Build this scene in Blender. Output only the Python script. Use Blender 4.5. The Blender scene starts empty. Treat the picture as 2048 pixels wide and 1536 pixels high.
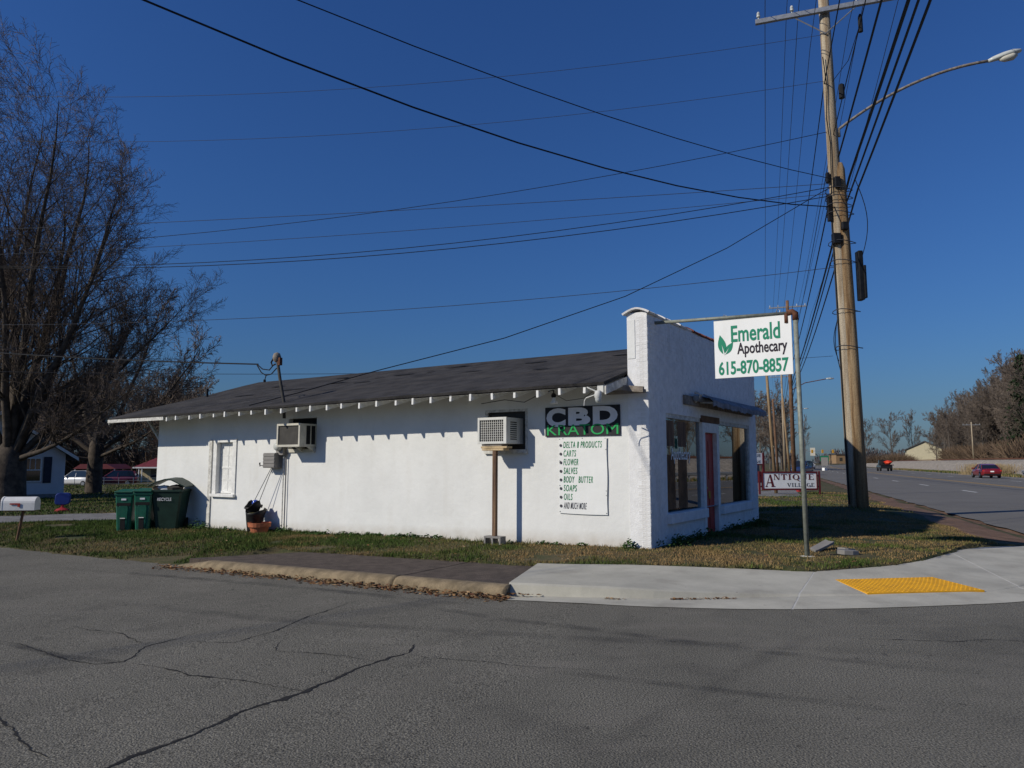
import bpy, bmesh, math, random
import numpy as np
from mathutils import Vector, Matrix, noise as mnoise

# ------------------------------------------------------------------ camera, sky, sun, exposure
scene = bpy.context.scene
COL = scene.collection
cam_data = bpy.data.cameras.new("camera")
cam_data.sensor_width = 36.0
cam_data.lens = 36.0 * 1458.0 / 2048.0
cam_data.clip_start = 0.05
cam_data.clip_end = 6000.0
cam = bpy.data.objects.new("camera", cam_data)
COL.objects.link(cam)
cam.location = (0, 0, 1.6)
cam.rotation_euler = (math.radians(90) + math.atan(157 / 1458.0), 0, 0)
scene.camera = cam

SUN_AZ = math.atan2(-1.0946, -0.4806)          # clockwise from +Y
SUN_EL = math.radians(31.6)
world = bpy.data.worlds.new("World")
scene.world = world
world.use_nodes = True
wn = world.node_tree
bg = wn.nodes["Background"]
sky = wn.nodes.new("ShaderNodeTexSky")
sky.sky_type = 'NISHITA'
sky.sun_disc = False
sky.sun_elevation = SUN_EL
sky.sun_rotation = SUN_AZ
sky.altitude = 0.0
sky.air_density = 1.6
sky.dust_density = 0.5
sky.ozone_density = 10.0
gain = wn.nodes.new("ShaderNodeVectorMath"); gain.operation = 'MULTIPLY'
gain.inputs[1].default_value = (0.63, 0.91, 1.42)          # the camera's blue rendering of a clear sky
wn.links.new(sky.outputs[0], gain.inputs[0])
wn.links.new(gain.outputs[0], bg.inputs[0])
bg.inputs[1].default_value = 0.05
sun_data = bpy.data.lights.new("sun", 'SUN')
sun_data.energy = 3.75
sun_data.angle = math.radians(0.53)
sun_data.color = (1.0, 0.93, 0.80)
sun = bpy.data.objects.new("sun", sun_data)
COL.objects.link(sun)
SD = Vector((math.sin(SUN_AZ) * math.cos(SUN_EL), math.cos(SUN_AZ) * math.cos(SUN_EL), math.sin(SUN_EL)))
sun.rotation_euler = SD.to_track_quat('Z', 'Y').to_euler()
scene.view_settings.view_transform = 'Standard'
scene.view_settings.look = 'None'
scene.view_settings.gamma = 1.0
scene.view_settings.exposure = 0.0
scene.render.engine = 'CYCLES'

random.seed(7)

# ------------------------------------------------------------------ frames of reference
# building frame: x_local = towards the highway, y_local = along the facade away from the street
CX, CY = 2.37, 12.6
BROT = math.atan2(-0.5457, 0.838)
def BW(x, y, z=0.0):
    return Vector((CX + 0.838 * x + 0.5457 * y, CY - 0.5457 * x + 0.838 * y, z))
def to_b(x, y):
    a, b = x - CX, y - CY
    return (0.838 * a - 0.5457 * b, 0.5457 * a + 0.838 * b)
# highway frame: a = along, o = across (to the right)
def bend(a):
    return 0.00014 * max(0.0, a - 60.0) ** 2 if a < 460 else 0.00014 * 400 ** 2 + 0.112 * (a - 460)
def HW(o, a, z=0.0):
    oo = o + bend(a)
    return Vector((0.325 * a + 0.9457 * oo, 0.9457 * a - 0.325 * oo, z))
def to_h(x, y):
    a = 0.325 * x + 0.9457 * y
    return (0.9457 * x - 0.325 * y - bend(a), a)

def lerp_table(u, tab):
    if u <= tab[0][0]: return tab[0][1]
    for (a, b), (c, d) in zip(tab, tab[1:]):
        if u <= c: return b + (d - b) * (u - a) / (c - a)
    return tab[-1][1]
DROP = [(0, 0), (12, -.265), (37, -.52), (74, -1.1), (200, -1.6)]
def base_z(x, y):
    o = 0.9457 * x - 0.325 * y
    return lerp_table(-(o + 1.85) / 0.97, DROP)
def smooth(a, b, v):
    t = min(1, max(0, (v - a) / (b - a))); return t * t * (3 - 2 * t)

# pavement polygons (plan, metres): gutter edge, kerb line with height, inner edge
SIDEWALK = [((-.14, 8.91), (-.06, 9.18, .14), (.36, 10.95, .13)),
            ((.99, 8.45), (1.33, 8.82, .11), (1.98, 10.62, .13)),
            ((1.8, 8.27), (2.22, 8.85, .06), (3.31, 10.3, .12)),
            ((2.9, 8.16), (3.3, 8.95, .02), (4.07, 10.17, .10)),
            ((4.0, 8.25), (4.29, 9.02, .006), (4.74, 10.45, .10)),
            ((5.0, 8.42), (5.2, 9.1, .006), (5.66, 10.85, .10)),
            ((5.89, 8.6), (6.1, 9.3, .006), (6.8, 11.81, .10)),
            ((7.2, 9.2), (7.3, 10.2, .006), (8.38, 13.57, .06)),
            ((8.6, 10.3), (8.6, 11.4, .006), (10.6, 13.95, .03))]
SW_POLY = [p[0] for p in SIDEWALK] + [p[2][:2] for p in reversed(SIDEWALK)]
def in_poly(x, y, poly):
    c = False; j = len(poly) - 1
    for i in range(len(poly)):
        xi, yi = poly[i]; xj, yj = poly[j]
        if (yi > y) != (yj > y) and x < (xj - xi) * (y - yi) / (yj - yi) + xi: c = not c
        j = i
    return c
def on_walk(x, y):                                # dark old walkway
    bx, by = to_b(x, y); s = -bx
    return .2 < s < 6.75 and -4.2 < by < -2.62 + 0.35 * max(0, s - 5.9)
def embank(o):
    return 2.0 * smooth(28.5, 32.5, o) - 0.0
def street_edge(bx):                              # where the asphalt ends, in building coordinates
    return lerp_table(bx, [(-.2, -4.25), (.1, -4.2), (1.1, -3.85), (2.6, -3.1), (3.96, -2.1), (5.13, -1.0), (7.2, 1.4), (9, 3.2), (12, 6)])
def ground_z(x, y):
    o, a = to_h(x, y)
    bx, t = to_b(x, y)
    z = base_z(x, y)
    if o > 5.3: return z - .05
    if bx > -.3 and t < street_edge(bx): return z - .05
    rise = .15
    if t < -2.4:
        rise = .02 + .13 * smooth(-4.05, -2.4, t)
        if t < -4.15: rise = -.05
    if t < -4.0 and o > -3: rise = -.05
    rise *= 1.0
    if rise > 0:
        rise *= 1 - smooth(3.2, 5.4, o) * .95
        d = math.hypot(x - 10.0, y - 21.5)
        rise += .16 * math.exp(-(d / 1.4) ** 2)
        rise += .03 * mnoise.noise((x * .8, y * .8, 0.3))
    if in_poly(x, y, SW_POLY): return z - .06
    if on_walk(x, y): return z + .05
    return z + rise

# ------------------------------------------------------------------ materials
MATS = {}
def mat(name, rgb, rough=.85, var=.18, vscale=4.0, stretch=None, bump=0.0, bscale=40.0, spec=.3, metal=0.0, rgb2=None, fine=0.0, fscale=200.0, coat=0.0, thr=(.38, .62)):
    if name in MATS: return MATS[name]
    m = bpy.data.materials.new(name); m.use_nodes = True
    nt = m.node_tree; N = nt.nodes; L = nt.links
    b = N["Principled BSDF"]
    b.inputs["Roughness"].default_value = rough
    b.inputs["Specular IOR Level"].default_value = spec
    b.inputs["Metallic"].default_value = metal
    if coat: b.inputs["Coat Weight"].default_value = coat
    tc = N.new("ShaderNodeTexCoord")
    n1 = N.new("ShaderNodeTexNoise"); n1.inputs["Scale"].default_value = vscale; n1.inputs["Detail"].default_value = 6
    n1.inputs["Roughness"].default_value = .65
    if stretch:
        mp = N.new("ShaderNodeMapping"); mp.inputs["Scale"].default_value = stretch
        L.new(tc.outputs["Object"], mp.inputs["Vector"]); L.new(mp.outputs[0], n1.inputs["Vector"])
    else: L.new(tc.outputs["Object"], n1.inputs["Vector"])
    r = N.new("ShaderNodeValToRGB")
    c2 = rgb2 if rgb2 else tuple(c * (1 - var) for c in rgb)
    c1 = rgb if rgb2 else tuple(min(1, c * (1 + var)) for c in rgb)
    r.color_ramp.elements[0].position = thr[0]; r.color_ramp.elements[1].position = thr[1]
    r.color_ramp.elements[0].color = (*c2, 1); r.color_ramp.elements[1].color = (*c1, 1)
    L.new(n1.outputs["Fac"], r.inputs[0])
    out = r.outputs[0]
    if fine:
        n2 = N.new("ShaderNodeTexNoise"); n2.inputs["Scale"].default_value = fscale; n2.inputs["Detail"].default_value = 3
        L.new(tc.outputs["Object"], n2.inputs["Vector"])
        mr = N.new("ShaderNodeMapRange"); mr.inputs["From Min"].default_value = .3; mr.inputs["From Max"].default_value = .7
        mr.inputs["To Min"].default_value = 1 - fine; mr.inputs["To Max"].default_value = 1 + fine
        L.new(n2.outputs["Fac"], mr.inputs[0])
        mx = N.new("ShaderNodeVectorMath"); mx.operation = 'SCALE'
        L.new(out, mx.inputs[0]); L.new(mr.outputs[0], mx.inputs["Scale"]); out = mx.outputs[0]
    L.new(out, b.inputs["Base Color"])
    if bump:
        n3 = N.new("ShaderNodeTexNoise"); n3.inputs["Scale"].default_value = bscale; n3.inputs["Detail"].default_value = 5
        L.new(tc.outputs["Object"], n3.inputs["Vector"])
        bp = N.new("ShaderNodeBump"); bp.inputs["Strength"].default_value = bump; bp.inputs["Distance"].default_value = .02
        L.new(n3.outputs["Fac"], bp.inputs["Height"]); L.new(bp.outputs[0], b.inputs["Normal"])
    MATS[name] = m
    return m
def attr_mat(name, rough=.9):
    m = bpy.data.materials.new(name); m.use_nodes = True
    N = m.node_tree.nodes; b = N["Principled BSDF"]; b.inputs["Roughness"].default_value = rough; b.inputs["Specular IOR Level"].default_value = .1
    a = N.new("ShaderNodeAttribute"); a.attribute_name = "Col"
    m.node_tree.links.new(a.outputs["Color"], b.inputs["Base Color"])
    MATS[name] = m; return m
def glass_mat(name, tint=(.75, .8, .8)):
    m = bpy.data.materials.new(name); m.use_nodes = True
    N = m.node_tree.nodes; L = m.node_tree.links
    N.remove(N["Principled BSDF"])
    t = N.new("ShaderNodeBsdfTransparent"); t.inputs[0].default_value = (*tint, 1)
    g = N.new("ShaderNodeBsdfGlossy"); g.inputs["Roughness"].default_value = .012; g.inputs[0].default_value = (.95, .95, .95, 1)
    fr = N.new("ShaderNodeFresnel"); fr.inputs[0].default_value = 1.55
    ad = N.new("ShaderNodeMath"); ad.operation = 'MULTIPLY_ADD'; ad.inputs[1].default_value = 1.5; ad.inputs[2].default_value = .05; ad.use_clamp = True
    L.new(fr.outputs[0], ad.inputs[0])
    mx = N.new("ShaderNodeMixShader")
    L.new(ad.outputs[0], mx.inputs[0]); L.new(t.outputs[0], mx.inputs[1]); L.new(g.outputs[0], mx.inputs[2])
    L.new(mx.outputs[0], N["Material Output"].inputs[0])
    MATS[name] = m; return m

mat("white_stucco", (.71, .715, .70), .9, .04, 1.0, bump=.32, bscale=9, fine=.04, fscale=60)
mat("white_brick", (.74, .74, .74), .85, .07, 6, bump=.35, bscale=60)
mat("white_trim", (.72, .72, .70), .7, .1, 9, bump=.15, bscale=40)
mat("dirty_trim", (.55, .54, .5), .8, .25, 12, bump=.2, bscale=50)
mat("roofing", (.036, .034, .034), .95, .35, 2.2, bump=.6, bscale=60, fine=.35, fscale=90)
mat("roof_patch", (.012, .012, .012), .9, .2)
mat("asphalt", (.152, .143, .118), .92, .16, .55, bump=.9, bscale=80, fine=.75, fscale=75, thr=(.3, .7))
mat("highway_asphalt", (.146, .139, .128), .92, .08, .4, bump=.4, bscale=60, fine=.25, fscale=60)
mat("crack_tar", (.018, .017, .016), .85, .3, 20)
mat("concrete", (.418, .402, .342), .9, .13, 1.1, bump=.2, bscale=90, fine=.06, fscale=140)
mat("joint_caulk", (.50, .49, .455), .9, .1)
mat("old_walk", (.085, .066, .054), .95, .25, 5, bump=.7, bscale=70, fine=.4, fscale=90)
mat("old_kerb", (.21, .163, .102), .95, .28, 5, bump=.5, bscale=50, fine=.2, fscale=120)
mat("soil", (.105, .080, .040), .95, rgb2=(.045, .056, .017), vscale=1.6, bump=.8, bscale=30, fine=.35, fscale=50)
mat("dirt", (.165, .10, .065), .95, .25, 2.0, bump=.8, bscale=40, fine=.35, fscale=50)
mat("gravel_drive", (.19, .185, .18), .95, .15, 2.0, bump=.8, bscale=60, fine=.35, fscale=40)
mat("ballast", (.27, .24, .205), .95, .2, 1.5, bump=1.0, bscale=12, fine=.4, fscale=8)
mat("rust", (.11, .045, .025), .85, .4, 14, bump=.3)
mat("tactile_yellow", (.74, .37, .015), .75, rgb2=(.50, .25, .02), vscale=5, thr=(.25, .55))
mat("line_white", (.62, .62, .60), .8, .25, 6)
mat("line_yellow", (.52, .30, .04), .8, .25, 6)
mat("pole_wood", (.42, .36, .27), .92, rgb2=(.22, .16, .10), vscale=9, stretch=(1, 1, .05), bump=.5, bscale=30, fine=.25, fscale=40)
mat("stub_wood", (.36, .26, .15), .92, rgb2=(.13, .075, .035), vscale=8, stretch=(1, 1, .05), bump=.5, bscale=30, fine=.25, fscale=40)
mat("dark_pole_wood", (.15, .085, .05), .9, .3, 2, bump=.4)
mat("post_wood", (.24, .15, .09), .9, rgb2=(.07, .04, .03), vscale=22, stretch=(1, 1, .06), bump=.4)
mat("grey_wood", (.22, .19, .16), .9, .3, 9, bump=.4)
mat("pine_wood", (.48, .36, .21), .85, .2, 9, bump=.2)
mat("wire_black", (.008, .008, .009), .6, .2)
mat("wire_grey", (.05, .05, .055), .5, .2)
mat("black_plastic", (.011, .011, .012), .5, .3, 8)
mat("galvanised", (.33, .34, .35), .45, .15, 10, metal=.6)
mat("pipe_grey", (.22, .235, .20), .6, .2, 12, metal=.2)
mat("sign_white", (.82, .83, .82), .55, .02, 3)
mat("emerald", (.005, .22, .125), .6, .04)
mat("sign_black", (.014, .008, .018), .6, .1)
mat("banner_black", (.012, .012, .016), .55, .2, 3)
mat("banner_white", (.74, .75, .74), .6, .03, 3, bump=.15, bscale=5)
mat("letter_grey", (.74, .74, .77), .6, .05)
mat("letter_green", (.012, .32, .085), .6, .06)
mat("list_green", (.008, .21, .07), .6, .08)
mat("bullet_grey", (.05, .05, .065), .6, .3)
mat("maroon", (.11, .014, .018), .6, .15)
mat("ink_grey", (.045, .045, .055), .6, .1)
mat("ac_cream", (.52, .50, .43), .6, .12, 5)
mat("ac_white", (.62, .62, .585), .6, .06, 5)
mat("ac_dark", (.05, .047, .042), .7, .2)
mat("ac_grille", (.26, .25, .235), .5, .1, metal=.4)
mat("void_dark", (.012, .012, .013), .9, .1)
mat("box_grey", (.22, .21, .20), .6, .1)
mat("terracotta", (.42, .135, .065), .85, .2, 8)
mat("tile_red", (.13, .04, .028), .85, .3, 8, bump=.3)
mat("tile_white", (.62, .61, .60), .85, .15, 8, bump=.3)
mat("blue_glass", (.03, .07, .38), .12, .1, spec=.6)
mat("bin_green", (.007, .10, .062), .45, .15, 4, spec=.4)
mat("bin_dark", (.010, .032, .022), .5, .2, 4, spec=.35)
mat("bag_white", (.6, .6, .6), .5, .1)
mat("carton", (.33, .2, .11), .8, .2)
mat("fabric_awning", (.20, .205, .225), .85, .3, 5, bump=.3, bscale=20)
mat("door_red", (.36, .02, .018), .45, .15, 5)
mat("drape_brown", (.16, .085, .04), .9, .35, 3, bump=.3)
mat("drape_green", (.01, .07, .04), .9, .2)
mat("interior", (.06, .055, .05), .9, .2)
mat("brass", (.45, .33, .1), .4, .1, metal=.7)
mat("siding", (.60, .60, .62), .8, .05, 2)
mat("shutter", (.03, .035, .055), .7, .1)
mat("shingle_grey", (.08, .08, .085), .95, .25, 3, bump=.4)
mat("red_metal_roof", (.16, .03, .035), .6, .12, 2)
mat("tan_brick", (.46, .38, .235), .9, .12, 3, bump=.3)
mat("cream_siding", (.52, .47, .33), .85, .05, 2)
mat("bark", (.10, .08, .062), .95, rgb2=(.040, .032, .026), vscale=3, bump=.9, bscale=14)
mat("twig", (.14, .108, .085), .95, .3, 2)
mat("bark_far", (.10, .086, .074), .95, .25, 2)
mat("twig_far", (.135, .108, .088), .95, .3, 1)
mat("brush", (.125, .086, .056), .95, .3, 1)
mat("needle", (.016, .030, .012), .9, .4, 2)
mat("far_wood", (.10, .088, .09), .98, .25, .05)
mat("hay", (.30, .225, .125), .95, .2, 3)
mat("mail_white", (.66, .66, .65), .5, .08)
mat("mail_red", (.35, .03, .02), .6, .2)
mat("toy_blue", (.012, .035, .2), .5, .1)
mat("toy_red", (.32, .03, .035), .5, .1)
mat("car_red", (.20, .008, .012), .3, .05, coat=.8, spec=.5)
mat("car_black", (.012, .012, .014), .3, .05, coat=.8, spec=.5)
mat("car_white", (.66, .66, .66), .3, .03, coat=.6, spec=.5)
mat("car_blue", (.02, .035, .10), .3, .05, coat=.8, spec=.5)
mat("car_maroon", (.16, .012, .03), .3, .05, coat=.8, spec=.5)
mat("car_glass", (.012, .015, .02), .05, .05, spec=.8)
mat("rubber", (.014, .014, .014), .9, .1)
mat("rim", (.35, .35, .36), .35, .1, metal=.8)
mat("lamp_red", (.5, .02, .015), .3, .05)
mat("cargo_red", (.62, .045, .012), .6, .1)
mat("signal_yellow", (.55, .30, .03), .5, .1)
mat("sign_green", (.01, .14, .07), .5, .1)
mat("orange_brick", (.27, .18, .10), .9, .1)
mat("lens", (.5, .52, .5), .3, .1)
glass_mat("window_glass")
attr_mat("grass_blades"); attr_mat("dry_leaves")

# grass soil under concrete foot of the wall: splash staining near the ground on the stucco
def stain_wall():
    m = MATS["white_stucco"]; nt = m.node_tree; N = nt.nodes; L = nt.links
    b = N["Principled BSDF"]; src = b.inputs["Base Color"].links[0].from_socket
    tc = [n for n in N if n.type == 'TEX_COORD'][0]
    sp = N.new("ShaderNodeSeparateXYZ"); L.new(tc.outputs["Object"], sp.inputs[0])
    nz = N.new("ShaderNodeTexNoise"); nz.inputs["Scale"].default_value = 5; nz.inputs["Detail"].default_value = 6
    L.new(tc.outputs["Object"], nz.inputs["Vector"])
    k = N.new("ShaderNodeMath"); k.operation = 'MULTIPLY_ADD'; k.inputs[1].default_value = -.022   # ground line follows the slope
    L.new(sp.outputs[0], k.inputs[0]); L.new(sp.outputs[2], k.inputs[2])
    mr = N.new("ShaderNodeMapRange"); mr.inputs[1].default_value = .18; mr.inputs[2].default_value = .42; mr.inputs[3].default_value = .75; mr.inputs[4].default_value = 0
    L.new(k.outputs[0], mr.inputs[0])
    mu = N.new("ShaderNodeMath"); mu.operation = 'MULTIPLY'; L.new(mr.outputs[0], mu.inputs[0]); L.new(nz.outputs["Fac"], mu.inputs[1])
    mx = N.new("ShaderNodeMix"); mx.data_type = 'RGBA'; L.new(mu.outputs[0], mx.inputs[0]); L.new(src, mx.inputs[6]); mx.inputs[7].default_value = (.30, .22, .13, 1)
    L.new(mx.outputs[2], b.inputs["Base Color"])
stain_wall()
def overlay(name, tint, amount, scale, lo, hi, stretch=(1, 1, 1)):
    # blotches, streaks and wear with a shape of their own, mixed into a base colour
    nt = MATS[name].node_tree; N = nt.nodes; L = nt.links; b = N["Principled BSDF"]; src = b.inputs["Base Color"].links[0].from_socket
    tc = [n for n in N if n.type == 'TEX_COORD'][0]; mp = N.new("ShaderNodeMapping"); mp.inputs["Scale"].default_value = stretch; mp.inputs["Location"].default_value = (3.7, 1.3, .4)
    nz = N.new("ShaderNodeTexNoise"); nz.inputs["Scale"].default_value = scale; nz.inputs["Detail"].default_value = 7; nz.inputs["Roughness"].default_value = .6
    L.new(tc.outputs["Object"], mp.inputs[0]); L.new(mp.outputs[0], nz.inputs["Vector"])
    mr = N.new("ShaderNodeMapRange"); mr.inputs[1].default_value = lo; mr.inputs[2].default_value = hi; mr.inputs[3].default_value = 0; mr.inputs[4].default_value = amount; L.new(nz.outputs["Fac"], mr.inputs[0])
    mx = N.new("ShaderNodeMix"); mx.data_type = 'RGBA'; L.new(mr.outputs[0], mx.inputs[0]); L.new(src, mx.inputs[6]); mx.inputs[7].default_value = (*tint, 1); L.new(mx.outputs[2], b.inputs["Base Color"])
overlay("asphalt", (.055, .052, .046), .38, 1.3, .56, .74)
overlay("asphalt", (.26, .235, .20), .35, .9, .55, .75, (1, 2.2, 1))
overlay("asphalt", (.02, .019, .018), .8, 9, .66, .72)
overlay("white_stucco", (.48, .44, .37), .20, 2.2, .54, .80, (1.6, 1.6, .22))
overlay("white_stucco", (.58, .56, .52), .25, 1.4, .6, .72)
overlay("concrete", (.20, .18, .15), .45, 1.7, .55, .75)
overlay("concrete", (.16, .14, .12), .6, 12, .66, .74)
overlay("white_brick", (.45, .40, .33), .3, 2.0, .55, .75, (1.5, 1.5, .4))
overlay("roofing", (.075, .066, .058), .5, 1.2, .5, .7, (.5, 2, 2))
overlay("sign_white", (.55, .53, .47), .25, 2.5, .55, .8, (1, 1, .4))
overlay("bin_green", (.05, .07, .055), .4, 3, .5, .75)

# ------------------------------------------------------------------ mesh helpers
class MB:
    def __init__(s): s.v = []; s.f = []
    def box(s, x0, x1, y0, y1, z0, z1, M=None):
        b = len(s.v)
        P = [(x0, y0, z0), (x1, y0, z0), (x1, y1, z0), (x0, y1, z0), (x0, y0, z1), (x1, y0, z1), (x1, y1, z1), (x0, y1, z1)]
        if M is not None: P = [tuple(M @ Vector(p)) for p in P]
        s.v += P
        s.f += [tuple(b + i for i in q) for q in ((0, 3, 2, 1), (4, 5, 6, 7), (0, 1, 5, 4), (1, 2, 6, 5), (2, 3, 7, 6), (3, 0, 4, 7))]
        return s
    def poly(s, pts):
        b = len(s.v); s.v += [tuple(p) for p in pts]; s.f.append(tuple(range(b, b + len(pts)))); return s
    def prism(s, pts, vec):
        n = len(pts); b = len(s.v); vec = Vector(vec)
        s.v += [tuple(p) for p in pts] + [tuple(Vector(p) + vec) for p in pts]
        s.f.append(tuple(range(b + n - 1, b - 1, -1))); s.f.append(tuple(range(b + n, b + 2 * n)))
        for i in range(n):
            j = (i + 1) % n; s.f.append((b + i, b + j, b + n + j, b + n + i))
        return s
    def tube(s, pts, r, sides=6, cap=True):
        pts = [Vector(p) for p in pts]; n = len(pts)
        rs = r if isinstance(r, (list, tuple)) else [r] * n
        b = len(s.v); prev = None
        for i, p in enumerate(pts):
            d = (pts[min(i + 1, n - 1)] - pts[max(i - 1, 0)])
            if d.length < 1e-9: d = Vector((0, 0, 1))
            d.normalize()
            if prev is None:
                u = d.orthogonal().normalized()
            else:
                u = prev - d * prev.dot(d)
                u = u.normalized() if u.length > 1e-6 else d.orthogonal().normalized()
            prev = u; w = d.cross(u)
            for k in range(sides):
                a = 2 * math.pi * k / sides
                s.v.append(tuple(p + (u * math.cos(a) + w * math.sin(a)) * rs[i]))
        for i in range(n - 1):
            for k in range(sides):
                q = (k + 1) % sides
                s.f.append((b + i * sides + k, b + i * sides + q, b + (i + 1) * sides + q, b + (i + 1) * sides + k))
        if cap:
            s.f.append(tuple(range(b + sides - 1, b - 1, -1))); e = b + (n - 1) * sides; s.f.append(tuple(range(e, e + sides)))
        return s
    def lathe(s, prof, c=(0, 0, 0), sides=16, sx=1, sy=1):
        b = len(s.v)
        for r, z in prof:
            for k in range(sides):
                a = 2 * math.pi * k / sides
                s.v.append((c[0] + r * math.cos(a) * sx, c[1] + r * math.sin(a) * sy, c[2] + z))
        for i in range(len(prof) - 1):
            for k in range(sides):
                q = (k + 1) % sides
                s.f.append((b + i * sides + k, b + i * sides + q, b + (i + 1) * sides + q, b + (i + 1) * sides + k))
        return s
    def loft(s, rings, closed=True, caps=True):
        b = len(s.v); m = len(rings[0])
        for r in rings: s.v += [tuple(p) for p in r]
        for i in range(len(rings) - 1):
            for k in range(m if closed else m - 1):
                q = (k + 1) % m
                s.f.append((b + i * m + k, b + i * m + q, b + (i + 1) * m + q, b + (i + 1) * m + k))
        if caps and closed:
            s.f.append(tuple(range(b + m - 1, b - 1, -1))); e = b + (len(rings) - 1) * m; s.f.append(tuple(range(e, e + m)))
        return s
    def mesh(s, name, material, smooth_=False):
        me = bpy.data.meshes.new(name); me.from_pydata(s.v, [], s.f)
        if material: me.materials.append(MATS[material] if isinstance(material, str) else material)
        if smooth_: me.polygons.foreach_set("use_smooth", [True] * len(me.polygons))
        me.update()
        return me
    def build(s, name, material, parent=None, smooth_=False, bevel=0.0, kind=None, label=None, fix=False):
        me = s.mesh(name, material, smooth_)
        if fix:
            bm = bmesh.new(); bm.from_mesh(me); bmesh.ops.recalc_face_normals(bm, faces=bm.faces[:]); bm.to_mesh(me); bm.free()
        o = bpy.data.objects.new(name, me); COL.objects.link(o)
        if parent: o.parent = parent
        if bevel:
            bv = o.modifiers.new("bevel", 'BEVEL'); bv.width = bevel; bv.segments = 2; bv.limit_method = 'ANGLE'
        if kind: o["kind"] = kind
        if label: o["label"] = label
        return o
def tag(o, label, cat, group=None):
    o["label"] = label; o["category"] = cat
    if group: o["group"] = group
    return o
def thing(name, label, cat, loc=(0, 0, 0), rz=0.0, group=None):
    o = bpy.data.objects.new(name, None); COL.objects.link(o)
    o.location = loc; o.rotation_euler = (0, 0, rz); o.empty_display_size = .1
    return tag(o, label, cat, group)
def structure(o): o["kind"] = "structure"; return o
def copy_tree(o, parent=None):
    c = o.copy(); COL.objects.link(c); c.parent = parent
    for ch in list(o.children):
        copy_tree(ch, c)
    return c
def text(body, parent, x0, x1, z0, z1, y, material, name="lettering", bold=.0, slant=0.0, axis='xz', space=1.0):
    cu = bpy.data.curves.new("lettering", 'FONT'); cu.body = body; cu.size = 1; cu.offset = bold; cu.space_character = space; cu.resolution_u = 4
    ob = bpy.data.objects.new("lettering", cu); COL.objects.link(ob)
    dg = bpy.context.evaluated_depsgraph_get(); dg.update()
    me = bpy.data.meshes.new_from_object(ob.evaluated_get(dg)); COL.objects.unlink(ob); bpy.data.objects.remove(ob)
    co = np.zeros(len(me.vertices) * 3); me.vertices.foreach_get("co", co); co = co.reshape(-1, 3)
    mn = co.min(0); mx = co.max(0); u = (co[:, 0] - mn[0]) / (mx[0] - mn[0]); w = (co[:, 1] - mn[1]) / (mx[1] - mn[1])
    X = x0 + (x1 - x0) * u + slant * (w - .5) * (z1 - z0); Z = z0 + (z1 - z0) * w
    out = np.stack([X, np.full_like(X, y), Z], 1) if axis == 'xz' else np.stack([np.full_like(X, y), X, Z], 1)
    me.vertices.foreach_set("co", out.ravel()); me.materials.clear(); me.materials.append(MATS[material]); me.update()
    o = bpy.data.objects.new(name, me); COL.objects.link(o); o.parent = parent
    return o

# ------------------------------------------------------------------ the ground
def axis_vals(lo, hi, f0, f1, fine, coarse):
    v = []; x = f0
    while x < f1: v.append(x); x += fine
    v.append(f1)
    st = fine; x = f1
    while x < hi: st = min(st * 1.25, coarse); x += st; v.append(min(x, hi))
    st = fine; x = f0; pre = []
    while x > lo: st = min(st * 1.25, coarse); x -= st; pre.append(max(x, lo))
    return pre[::-1] + v
gx = axis_vals(-1500, 1500, -16, 14, .16, 60)
gy = axis_vals(-300, 2600, 7.5, 28, .16, 60)
vs = [(x, y, ground_z(x, y)) for y in gy for x in gx]
nx = len(gx)
fs = [(j * nx + i, j * nx + i + 1, (j + 1) * nx + i + 1, (j + 1) * nx + i) for j in range(len(gy) - 1) for i in range(nx - 1)]
m = MB(); m.v = vs; m.f = fs
structure(m.build("ground", "soil", smooth_=True))

# side street: sheet in building coordinates
def sheet(name, material, us, ws, fn, dz):
    m = MB()
    for w in ws:
        for u in us: p = fn(u, w); m.v.append((p[0], p[1], p[2] + dz))
    n = len(us)
    for j in range(len(ws) - 1):
        for i in range(n - 1): m.f.append((j * n + i, j * n + i + 1, (j + 1) * n + i + 1, (j + 1) * n + i))
    return structure(m.build(name, material, smooth_=True))
rng = random.Random(3)
def street_pt(u, w):
    x = u
    y = w
    if u > -.3 and w > -8: y = -8 + (w + 8) * (street_edge(u) + 8) / 3.75
    if w > -4.5 and u < -6.8: y = w + .10 * mnoise.noise((u * 1.3, 0, 0)) + .06 * mnoise.noise((u * 5, 1, 0)) + .12
    p = BW(x, y); p.z = base_z(p.x, p.y); return p
us = [-80 + i * .5 for i in range(0, 160)] + [i * .25 - .25 for i in range(0, 60)] + [15 + i for i in range(0, 6)]
street = sheet("side_street", "asphalt", us, [-24, -20, -16, -12, -10, -8, -6, -5.2, -4.6, -4.25], street_pt, .0)
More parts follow.
